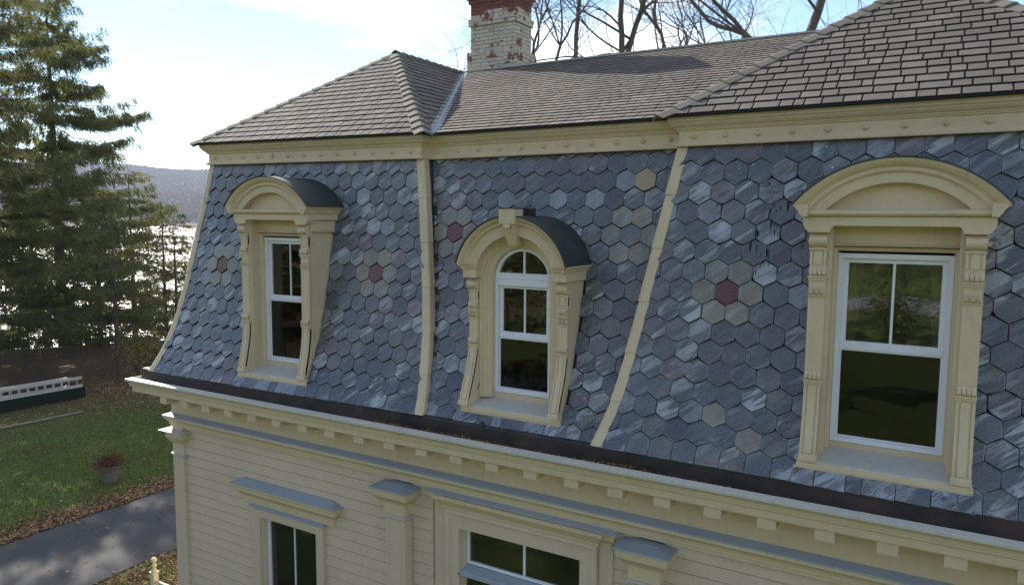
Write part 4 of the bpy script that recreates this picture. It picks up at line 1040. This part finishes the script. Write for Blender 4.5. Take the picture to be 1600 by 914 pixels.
# driveway with broken edges and the strips of leaves along it
def asph(g):
    w = g.world(); n = g.noise(w, 90, 3, .7); b = g.noise(w, 1.1, 5, .6)
    c = g.mix(n, (.028, .029, .031, 1), (.062, .062, .064, 1)); g.base(g.mix(g.range(b, .45, .7, 0, .35), c, (.075, .072, .068, 1))); g.bump(n, .5, .01)
M['asphalt'] = mat('asphalt', (.05, .05, .053), .85, build=asph)
yy = np.arange(-30, 60, .35); we = np.array([.08 * math.sin(y * 1.3) + .05 * math.sin(y * 3.7 + 1) + rng.normal(0, .02) for y in yy]); wr = np.array([.06 * math.sin(y * 1.7 + 2) + rng.normal(0, .02) for y in yy])
L_ = [(-17.75 + we[i], y, terrain(-17.7, y) + .03) for i, y in enumerate(yy)]; R_ = [(-14.25 + wr[i], y, terrain(-14.2, y) + .03) for i, y in enumerate(yy)]
rows = [[(p[0] - .06, p[1], p[2] - .05), p, q, (q[0] + .06, q[1], q[2] - .05)] for p, q in zip(L_, R_)]
B = MB().loft(rows); tag(mesh_obj('driveway', np.array(B.v, float), B.f, M['asphalt'], None, False), kind='structure')
# leaf strips and scatter: one ground cover
def scatter(n, fx_, fy_): x, y = fx_(n), fy_(n); return np.stack([x, y, terrain(x, y) + rng.uniform(.012, .07, n)], 1)
PP = [scatter(15000, lambda n: -17.72 - np.abs(rng.normal(0, .42, n)) , lambda n: rng.uniform(5, 22, n)),
      scatter(9000, lambda n: -14.25 + rng.uniform(0, 3.2, n) ** 1.0, lambda n: rng.uniform(5, 14, n)),
      scatter(2200, lambda n: rng.uniform(-31, -18, n), lambda n: rng.uniform(6, 30, n)),
      scatter(9000, lambda n: rng.normal(-28.5, 2.2, n), lambda n: rng.normal(19.5, 2.2, n)),
      scatter(250, lambda n: rng.uniform(-17.7, -14.3, n), lambda n: rng.uniform(6, 20, n))]
V, F = leaf_cloud(np.concatenate(PP), .085, .5)
M['ground_leaf'] = leafmat('ground_leaf', [(0, (.17, .085, .045)), (.3, (.30, .185, .09)), (.55, (.22, .12, .06)), (.8, (.40, .29, .16)), (1, (.13, .08, .05))])
tag(mesh_obj('fallen_leaves', V, F, M['ground_leaf'], None, False), 'brown fallen leaves strewn over the lawn and along the driveway', 'leaves', kind='stuff')
# grass blades over the lawn in view
n = 150000; x = rng.uniform(-33, -17.9, n); y = rng.uniform(5, 34, n); keep = rng.random(n) < np.clip((x + 31) / 7, .12, 1); x, y = x[keep], y[keep]; n = len(x)
P_ = np.stack([x, y, terrain(x, y)], 1); a = rng.uniform(0, 6.28, n); hgt = rng.uniform(.04, .11, n); wv = np.stack([np.cos(a), np.sin(a), 0 * a], 1) * .012
tip = P_ + np.stack([rng.normal(0, .03, n), rng.normal(0, .03, n), hgt], 1)
V = np.stack([P_ - wv, P_ + wv, tip], 1).reshape(-1, 3); F = np.arange(3 * n).reshape(-1, 3)
tag(mesh_obj('grass', V, F, leafmat('grass_blade', [(0, (.09, .14, .022)), (.4, (.14, .19, .035)), (.8, (.20, .22, .06)), (1, (.26, .22, .09))]), None, False), 'short green lawn grass between the driveway and the spruces', 'grass', kind='stuff')

# ------------------------------------------------------------------ conifers
def needle_mat(name, c0, c1, c2):
    def f(g):
        r = g.math('FRACT', g.math('MULTIPLY', g.rnd(), 3.7)); n = g.noise(g.world(), .6, 3); c = g.ramp(r, [(0, c0), (.6, c1), (1, c2)])
        g.base(g.mix(g.range(n, .4, .65, 0, .5), c, (*c1, 1)))
        t = g.new('ShaderNodeBsdfTranslucent'); mx = g.new('ShaderNodeMixShader'); mx.inputs[0].default_value = .5
        g.link(g.b.inputs['Base Color'].links[0].from_socket, t.inputs[0]); o = [q for q in g.n.nodes if q.type == 'OUTPUT_MATERIAL'][0]
        g.link(g.b.outputs[0], mx.inputs[1]); g.link(t.outputs[0], mx.inputs[2]); g.link(mx.outputs[0], o.inputs[0])
    return mat(name, c1, .7, .25, build=f)
M['spruce'] = needle_mat('spruce_needles', (.10, .105, .04), (.16, .165, .06), (.26, .24, .10))
M['cedar'] = needle_mat('cedar_foliage', (.10, .12, .035), (.18, .19, .06), (.30, .28, .10))
def barkg(g):
    n = g.noise(g.world((6, 6, 1.6)), 3, 5, .7); g.base(g.mix(n, (.05, .038, .03, 1), (.19, .15, .12, 1))); g.bump(n, .8, .03)
M['bark'] = mat('bark', (.12, .09, .07), .95, .2, build=barkg)
def barkg2(g):
    n = g.noise(g.world((4, 4, 1.2)), 3, 5, .7); g.base(g.mix(n, (.07, .06, .052, 1), (.17, .14, .12, 1)))
M['twig'] = mat('bare_twig_bark', (.2, .15, .11), .9, .2, build=barkg2)
def segs_mesh(S, k=5):
    """many tapered sticks at once: S rows (ax,ay,az,bx,by,bz,r0,r1)"""
    S = np.array(S, float); a, b = S[:, :3], S[:, 3:6]; d = b - a; d /= np.linalg.norm(d, axis=1)[:, None] + 1e-9
    ref = np.where(np.abs(d[:, 2:3]) > .9, [[1, 0, 0]], [[0, 0, 1]]); u = np.cross(d, ref); u /= np.linalg.norm(u, axis=1)[:, None]; w = np.cross(d, u)
    t = np.arange(k) * 2 * np.pi / k; c, s = np.cos(t)[None, :, None], np.sin(t)[None, :, None]; ring = u[:, None] * c + w[:, None] * s
    V = np.concatenate([a[:, None] + ring * S[:, 6][:, None, None], b[:, None] + ring * S[:, 7][:, None, None]], 1).reshape(-1, 3)
    base = (np.arange(len(S)) * 2 * k)[:, None, None]; j = np.arange(k); F = np.stack([j, (j + 1) % k, k + (j + 1) % k, k + j], 1)[None] + base
    return V, F.reshape(-1, 4)
def conifer(name, base, h, rad, label, cat, m, hang=.5, z0=.06, nb=120, dens=1.0, shape=.8, leaf=(.035, .12), seed=1, droop=.25, group=None, lean=0):
    r_ = np.random.default_rng(seed); bx, by, bz = base
    root = empty(name, base, None, label, cat, group)
    rt = .016 * h; S = []
    zz_ = np.linspace(0, h, 14); 
    for a, b in zip(zz_[:-1], zz_[1:]): S.append((bx + .0, by, bz + a - .2 * (a == 0), bx, by, bz + b, rt * (1 - a / h * .95), rt * (1 - b / h * .95)))
    V, F = segs_mesh(S, 10); mesh_obj('trunk', V, F, M['bark'], root, False)
    S = []; A_ = []; D_ = []; L2 = []
    for i in range(nb):
        t = z0 + (1 - z0) * ((i + r_.random()) / nb) ** 1.0; L = rad * (1 - t) ** shape * r_.uniform(.55, 1.15) * min(1, .55 + t * 6); az = i * 2.4 + r_.uniform(-.3, .3)
        o = np.array([bx, by, bz + t * h]); dr = np.array([math.cos(az), math.sin(az), 0.]); n_ = 9; lift = r_.normal(0, .16); bow = r_.uniform(.6, 1.5); prev = o; pts = [o]
        for j in range(1, n_ + 1):
            q = j / n_; p = o + dr * L * q + np.array([0, 0, L * (-droop * 1.6 * bow * q + droop * 1.9 * q ** 2.6 + (.10 * (1 - t) + lift) * q)]); p[:2] += r_.normal(0, .02 * L, 2) * q
            S.append((*prev, *p, .035 * (L / rad + .15) * (1.05 - (j - 1) / n_), .035 * (L / rad + .15) * (1.05 - q))); prev = p; pts.append(p)
        pts = np.array(pts); side = np.array([-dr[1], dr[0], 0])
        ns = int(L * 9 * dens * r_.choice([.06, .6, 1.3, 1.8])) + 2
        for k in range(ns):
            q = .14 + .86 * r_.random() ** .8; x = q * n_; j = min(int(x), n_ - 1); p = pts[j] + (pts[j + 1] - pts[j]) * (x - j)
            sl_ = L * .30 * (1.1 - q) * r_.uniform(.5, 1.2) + .12; e = 1 if k % 2 else -1; d = dr * .75 + side * e * r_.uniform(.5, 1.1) + np.array([0, 0, r_.uniform(-.25, .1)]); d /= np.linalg.norm(d)
            pe = p + d * sl_; S.append((*p, *pe, .008, .003))
            m_ = max(2, int(sl_ * 9))
            for u in np.linspace(.15, 1, m_):
                A_.append(p + (pe - p) * u); D_.append(np.array([d[0] * .35, d[1] * .35, -hang * r_.uniform(.5, 1.4)]) + r_.normal(0, .16, 3)); L2.append(r_.uniform(.5, 1.15))
    V, F = segs_mesh(S, 3); mesh_obj('limb', V, F, M['bark'], root, False)
    A_ = np.array(A_); D_ = np.array(D_); D_ /= np.linalg.norm(D_, axis=1)[:, None]; L2 = np.array(L2)[:, None] * (.22 + hang * .35)
    K = 7; V = []
    for k in range(K):
        q = (k + r_.random((len(A_), 1))) / K; p = A_ + D_ * L2 * q; n = len(p)
        d = D_ + r_.normal(0, .55, (n, 3)); d /= np.linalg.norm(d, axis=1)[:, None]; s = np.cross(d, r_.normal(0, 1, (n, 3))); s /= np.linalg.norm(s, axis=1)[:, None]
        ll = leaf[1] * r_.uniform(.7, 1.3, (n, 1)); V.append(np.stack([p - s * leaf[0] * .5, p + s * leaf[0] * .5, p + d * ll], 1))
    V = np.concatenate(V).reshape(-1, 3); F = np.arange(len(V)).reshape(-1, 3); mesh_obj('foliage', V, F, m, root, False); return root
TG = 'evergreens at the back of the lawn'
conifer('spruce_tree', (-38.2, 15.4, -.1), 25.0, 9.8, 'tallest spruce with hanging branchlets at the left edge', 'tree', M['spruce'], .6, .05, 140, .75, .58, (.045, .15), 3, .16, TG)
conifer('spruce_tree', (-42.5, 10.5, -.1), 19.0, 6.5, 'second spruce standing behind the left end of the ladder', 'tree', M['spruce'], .7, .05, 100, 1.0, .6, (.055, .17), 5, .25, TG)
conifer('cedar_tree', (-32.9, 19.6, -.05), 8.3, 3.7, 'olive green cedar with a bare lower trunk beside the leaf pile', 'tree', M['cedar'], .32, .24, 52, .45, .5, (.04, .11), 8, .02, TG)
conifer('cedar_tree', (-36.6, 24.6, -.3), 8.4, 3.8, 'thin cedar nearest the corner of the house', 'tree', M['cedar'], .3, .10, 66, .8, .5, (.045, .12), 11, .02, TG)
conifer('cedar_tree', (-41.0, 23.5, -.3), 10.4, 4.2, 'cedar in the row between the spruce and the corner cedar', 'tree', M['cedar'], .3, .06, 70, .7, .5, (.045, .12), 13, .05, TG)

def at(px_, d, z=0.):        # point on the ground at a bearing and distance (bearing given by where it stands along the horizon)
    k = (px_ - 800) / 1144; x, y = d * (-.509 + k * .861), d * (.861 + k * .509); return (x, y, float(terrain(x, y)) + z)
conifer('spruce_tree', at(92, 46), 23.0, 8.3, 'broad soft spruce farther back, filling the gap beside the tallest one', 'tree', M['cedar'], .85, .04, 175, 1.25, .5, (.055, .16), 17, .10, TG)
conifer('cedar_tree', at(205, 50), 12.5, 6.0, 'bushy cedar at the lake bank behind the olive cedar', 'tree', M['cedar'], .35, .05, 60, .55, .5, (.06, .15), 18, .05, TG)
conifer('cedar_tree', at(272, 38), 7.6, 3.4, 'lowest cedar, showing just left of the slate corner', 'tree', M['cedar'], .3, .06, 60, .75, .5, (.045, .12), 19, .02, TG)

# ------------------------------------------------------------------ bare deciduous trees
def bare_tree(base, h, label, seed, spread=.55, r0=.22, lean=(0, 0), levels=6, group='bare trees behind the roof', leaves=None, fork=.30, minr=.004, bl=3.4):
    r_ = np.random.default_rng(seed); S = {0: [], 1: []}; tips = []
    def grow(p, d, L, r, lv):
        n = 5 if lv < 3 else 3
        for j in range(n):
            d = d + r_.normal(0, (.04 if lv == 0 else .13) + .02 * lv, 3) + np.array([0, 0, .04]); d /= np.linalg.norm(d); q = p + d * L / n; r1 = r * (1 - .22 / n * (1 + .3 * lv))
            S[0 if lv < 1 else 1].append((*p, *q, r * .62, r1 * .62))
            if lv > 0 and lv < levels and r_.random() < (.5 if lv < 3 else .62):
                s = np.cross(d, r_.normal(0, 1, 3)); s /= np.linalg.norm(s); e = d * .55 + s * .85; e /= np.linalg.norm(e); grow(q, e, L * r_.uniform(.5, .8), r1 * .45, lv + 2)
            p, r = q, r1
        if lv >= levels or r < minr: tips.append(p); return
        k = 2 if r_.random() < .65 else 3
        for i in range(k):
            s = np.cross(d, r_.normal(0, 1, 3)); s /= np.linalg.norm(s); w = spread * r_.uniform(.5, 1.3); e = d + s * w; e /= np.linalg.norm(e)
            grow(p, e, (bl if lv == 0 else L) * r_.uniform(.70, .95), max(r * r_.uniform(.60, .82), .006), lv + 1)
    root = empty('bare_tree', base, None, label, 'tree', group); d0 = np.array([lean[0], lean[1], 1.]); d0 /= np.linalg.norm(d0)
    grow(np.array(base, float) - d0 * .3, d0, h * fork, r0, 0)
    V, F = segs_mesh(S[0], 10); mesh_obj('trunk', V, F, M['twig'], root, False); V, F = segs_mesh(S[1], 4); mesh_obj('crown', V, F, M['twig'], root, False)
    if leaves:
        T = np.array(tips); T = np.repeat(T, 3, 0) + r_.normal(0, .15, (len(T) * 3, 3)); V, F = leaf_cloud(T, .09, 1.0); mesh_obj('leaves', V, F, leaves, root, False)
    return root
bare_tree(at(858, 27), 13, 'bare tree right beside the chimney with a leaning stem', 21, .5, .26, (-.10, 0), 8, fork=.9, bl=3.0)
bare_tree(at(906, 30), 15, 'slim straight bare pole between the chimney and the forked tree', 22, .22, .17, (.03, 0), 7, fork=1.25, bl=2.5)
bare_tree(at(963, 25), 13, 'stout forked bare tree over the centre roof', 23, .55, .30, (0, 0), 8, fork=.98, bl=3.4)
bare_tree(at(990, 34), 17, 'tall thin bare tree behind the forked one', 24, .4, .2, (.05, 0), 8, fork=.9, bl=3.2)
bare_tree(at(1015, 29), 12, 'bare tree with a crown leaning right over the ridge', 27, .6, .28, (.16, .1), 8, fork=1.0, bl=3.8)
bare_tree(at(1320, 19), 11.5, 'large bare tree whose limb reaches over the ridge by the right gable', 26, .65, .34, (-.20, 0), 8, fork=.95, bl=3.6)
bare_tree(at(1150, 36), 15, 'distant bare tree above the middle of the ridge', 28, .6, .24, (0, 0), 8, fork=.9, bl=3.8)
bare_tree(at(705, 40), 13, 'small distant bare tree left of the chimney', 29, .65, .18, (0, 0), 8, fork=.85, bl=2.8)
bare_tree(at(262, 62), 13.5, 'pale thin bare tree at the lake bank beside the house corner', 30, .45, .16, (.02, 0), 8, 'bare trees on the lake bank')
bare_tree(at(215, 70), 15, 'bare tree on the lake bank behind the cedars', 31, .5, .18, (0, 0), 7, 'bare trees on the lake bank')

# woods on the far shore: rounded crowns of twigs, too many to count
def woods(n, smin, smax, size, hh, stops, name, label, seed, x0=-60, x1=760):
    r_ = np.random.default_rng(seed); d = r_.uniform(smin, smax, n); k = (r_.uniform(x0, x1, n) - 800) / 1144
    x = d * (-.509 + k * .861); y = d * (.861 + k * .509); P = np.stack([x, y, terrain(x, y)], 1); P = P[P[:, 2] > -6]; n = len(P); V = []
    for q in range(34):
        a = r_.uniform(0, 6.28, n); e = r_.uniform(-.2, 1, n); rr = size * r_.uniform(.35, 1, n); c = P + np.stack([np.cos(a) * rr, np.sin(a) * rr, hh * (.5 + .5 * e)], 1)
        d = r_.normal(0, 1, (n, 3)) * size * .34; d2 = r_.normal(0, 1, (n, 3)) * size * .34; V.append(np.stack([c, c + d, c + d2], 1))
    V = np.stack(V, 1).reshape(-1, 3)
    tag(mesh_obj(name, V, np.arange(len(V)).reshape(-1, 3), leafmat(name, stops), None, False), label, 'woods', kind='stuff')
woods(17000, 1430, 2950, 10.0, 17, [(0, (.08, .05, .04)), (.3, (.22, .12, .075)), (.5, (.12, .085, .05)), (.68, (.42, .16, .06)), (.8, (.16, .10, .07)), (.92, (.36, .24, .09)), (1, (.05, .06, .03))], 'far_woods', 'brown and rust autumn woods on the far shore of the lake', 41)

# ------------------------------------------------------------------ shrub, pot, ladder, post
M['shrub'] = leafmat('autumn_shrub_leaf', [(0, (.30, .28, .05)), (.4, (.16, .20, .05)), (.6, (.42, .10, .05)), (.8, (.34, .30, .08)), (1, (.5, .4, .1))])
def shrub(base, w, h, n, m, label, group=None, leaf=.07, seed=1, name='shrub'):
    r_ = np.random.default_rng(seed); root = empty(name, base, None, label, 'shrub', group); b = np.array(base, float); S = []; T = []
    for i in range(26):
        a = r_.uniform(0, 6.28); e = r_.uniform(.2, 1); tip = b + np.array([math.cos(a) * w * e * .8, math.sin(a) * w * e * .8, h * r_.uniform(.55, 1)]); mid = b + (tip - b) * .5 + np.array([0, 0, h * .12]); S += [(*b, *mid, .018, .012), (*mid, *tip, .012, .004)]; T += [mid, tip]
    T = np.array(T); P_ = T[r_.integers(0, len(T), n)] + r_.normal(0, 1, (n, 3)) * [w * .28, w * .28, h * .16]; P_ = P_[P_[:, 2] > b[2] + .05]; V, F = leaf_cloud(P_, leaf, 1.2)
    Vs, Fs = segs_mesh(S, 4); mesh_obj('stems', Vs, Fs, M['bark'], root, False); mesh_obj('foliage', V, F, m, root, False); return root
shrub(at(207, 33), .9, 1.9, 900, M['shrub'], 'small red and yellow autumn shrub next to the cornice corner', None, .10, 3)
shrub(at(240, 36), 1.1, 1.5, 1100, M['shrub'], 'low yellowing shrub half hidden behind the cornice corner', None, .09, 4)
pot = empty('planter', (-19.6, 11.3, 0), None, 'grey bucket planter of faded red mums on the lawn by the driveway', 'planter')
MB().lathe((-19.6, 11.3, 0), [(.17, 0), (.19, .01), (.26, .42), (.285, .43), (.285, .47), (.26, .475), (.25, .44)], 22).build('bucket', mat('grey_bucket', (.15, .155, .14), .6), pot, False, smooth=False)
P_ = np.array([-19.6, 11.3, .56]) + rng.normal(0, 1, (1700, 3)) * [.18, .18, .11]; V, F = leaf_cloud(P_, .05, 1.2)
mesh_obj('flowers', V, F, leafmat('mum_petal', [(0, (.10, .025, .022)), (.4, (.17, .05, .04)), (.75, (.10, .10, .03)), (1, (.20, .12, .05))]), pot, False)
# raised bed with the ladder lying on edge along it
bed = empty('raised_bed', (-30.6, 13.5, 0), None, 'dark green boarded bed under the ladder at the back of the lawn', 'raised bed')
MG = mat('dark_green_board', (.018, .026, .018), .95, .2)
a, b_ = Vector((-29.75, 16.3, 0)), Vector((-30.3, 8.0, 0)); d = (b_ - a).normalized(); nrm_ = Vector((-d.y, d.x, 0)); nrm_ = nrm_ if nrm_.x > 0 else -nrm_
def obox(B, p, d, n_, l, w, z0, z1):
    q = [p, p + d * l, p + d * l - n_ * w, p - n_ * w]; return B.prism([(v.x, v.y) for v in q], 'z', z0, z1)
for i in range(3): obox(MB(), a, d, nrm_, 8.2, .05, .02 + i * .15, .16 + i * .15).build('board', MG, bed, False)
obox(MB(), a - nrm_ * 1.2, d, nrm_, 8.2, .05, .02, .46).build('back_board', MG, bed, False); obox(MB(), a, -nrm_, -d, 1.2, .05, .02, .46).build('end_board', MG, bed, False)
obox(MB(), a - nrm_ * .05, d, nrm_, 8.2, 1.15, .0, .4).build('soil', M['ground'], bed, False)
obox(MB(), a + nrm_ * 2.4 + d * 1.2, d, nrm_, 6.0, .12, .03, .07).build('edging_plank', mat('weathered_plank', (.25, .21, .16), .9), bed, False)
lad = empty('ladder', (-29.9, 13, .6), None, 'white extension ladder lying on edge along the dark green bed', 'ladder')
MA = mat('ladder_white', (.50, .48, .44), .45, .5, .2)
for k, (o_, dz, l) in enumerate(((.02, 0, 8.0), (-.10, .03, 7.2))):
    p0 = a + nrm_ * o_ + d * (.1 + .5 * k)
    for z_ in (.48 + dz, .80 + dz): obox(MB(), p0, d, nrm_, l, .035, z_, z_ + .115).build('rail', MA, lad, False)
    for i in range(int(l / .30)):
        q = p0 + d * (.2 + .30 * i) - nrm_ * .017; MB().tube((q.x, q.y, .585 + dz), (q.x, q.y, .81 + dz), .022, .022, 8).build('rung', MA, lad, False)
# garden post with a ball finial beside the house corner
MY = mat('pale_yellow_paint', (.62, .58, .36), .5)
x, y, zt = -12.06, 7.67, H - 6.13
post = empty('fence_post', (x, y, 0), None, 'pale yellow turned fence post with a ball finial beside the house', 'fence post')
MB().lathe((x, y, zt - .26), [(.052, 0), (.052, .02), (.035, .04), (.03, .075), (.048, .10), (.05, .115), (.026, .135), (.024, .155), (.045, .18), (.055, .21), (.05, .24), (.03, .258), (.003, .264)], 20).build('finial', MY, post, False, smooth=True)
B = MB(); B.box(x - .05, x + .05, y - .05, y + .05, 0, zt - .275); B.box(x - .065, x + .065, y - .065, y + .065, zt - .285, zt - .262); B.build('post', MY, post, False, bevel=.005)
MB().box(x + .05, x + 1.0, y - .02, y + .02, zt - .48, zt - .42).build('rail', MY, post, False, bevel=.004)

# ------------------------------------------------------------------ the front yard behind the viewer (seen in the panes)
B = MB().loft([[(x, y, float(terrain(x, y)) + .06) for x in np.linspace(-120, 120, 25)] for y in (-44, -50)])
tag(mesh_obj('road', np.array(B.v, float), B.f, mat('worn_pale_road', (.26, .26, .25), .9), None, False), kind='structure')
M['hedge'] = leafmat('green_shrub_leaf', [(0, (.02, .035, .012)), (.5, (.06, .09, .02)), (.8, (.20, .20, .05)), (1, (.34, .28, .07))])
SHL = ['tall rounded green shrub mirrored in the left half of the large window', 'lower green shrub mirrored in the right half of the large window', 'green shrub farther right along the front road', 'small green shrub farther left along the front road', 'green shrub on the right side of the front yard', 'largest green shrub at the far right of the front yard']
for i, (x, y, w, h) in enumerate(((-2.5, -33, 2.6, 3.4), (2.2, -32, 2.4, 3.0), (8, -34, 2.8, 3.6), (-9, -30, 2.2, 2.8), (14, -22, 2.6, 3.2), (24, -16, 3, 3.5))):
    shrub((x, y, float(terrain(x, y))), w, h, 2600, M['hedge'], SHL[i], 'shrubs along the front road', .16, 60 + i)
TF = 'evergreens shading the front yard'  # unseen trees, added so their shade darkens the lawn mirrored in the panes
for i, (x, y, h) in enumerate(((-30, -10, 17), (-24, -24, 16), (-12, -33, 14), (-38, -22, 18), (-14, -14, 11))):
    conifer('cedar_tree', (x, y, float(terrain(x, y))), h, 5.0, ['evergreen shading the lawn straight out from the house corner', 'evergreen midway down the front yard', 'evergreen by the front road, mirrored in the middle dormer', 'farthest evergreen at the corner of the front yard', 'smallest evergreen in the front yard'][i], 'tree', M['cedar'], .4, .1, 46, .5, .6, (.12, .28), 90 + i, .1, TF)
def tree_wall():
    r_ = np.random.default_rng(77); n = 260; x = r_.uniform(-160, 160, n); y = r_.uniform(-140, -56, n); P = np.stack([x, y, terrain(x, y)], 1); V = []
    for q in range(260):
        a = r_.uniform(0, 6.28, n); rr = 4.2 * np.sqrt(r_.random(n)); e = r_.random(n); c = P + np.stack([np.cos(a) * rr * (1.1 - e), np.sin(a) * rr * (1.1 - e), 1 + 17 * e], 1); d = r_.normal(0, .55, (n, 3)); d2 = r_.normal(0, .55, (n, 3)); V.append(np.stack([c, c + d, c + d2], 1))
    V = np.concatenate(V).reshape(-1, 3); tag(mesh_obj('tree_belt', V, np.arange(len(V)).reshape(-1, 3), leafmat('tree_belt', [(0, (.04, .06, .02)), (.5, (.08, .09, .03)), (1, (.16, .11, .05))]), None, False), 'mixed woods across the front road', 'woods', kind='stuff')
tree_wall()

# ------------------------------------------------------------------ air
hz = MB().box(-3910, 3910, -3910, 3910, -10.8, 215); hb = mesh_obj('haze', np.array(hz.v, float), hz.f, bpy.data.materials.new('air'), None, False)
m = hb.data.materials[0]; m.use_nodes = True; m.node_tree.nodes.clear(); o_ = m.node_tree.nodes.new('ShaderNodeOutputMaterial'); pv = m.node_tree.nodes.new('ShaderNodeVolumePrincipled')
pv.inputs['Density'].default_value = .00018; pv.inputs['Color'].default_value = (.74, .85, 1, 1); pv.inputs['Anisotropy'].default_value = .0; m.node_tree.links.new(pv.outputs[0], o_.inputs['Volume']); hb['kind'] = 'stuff'
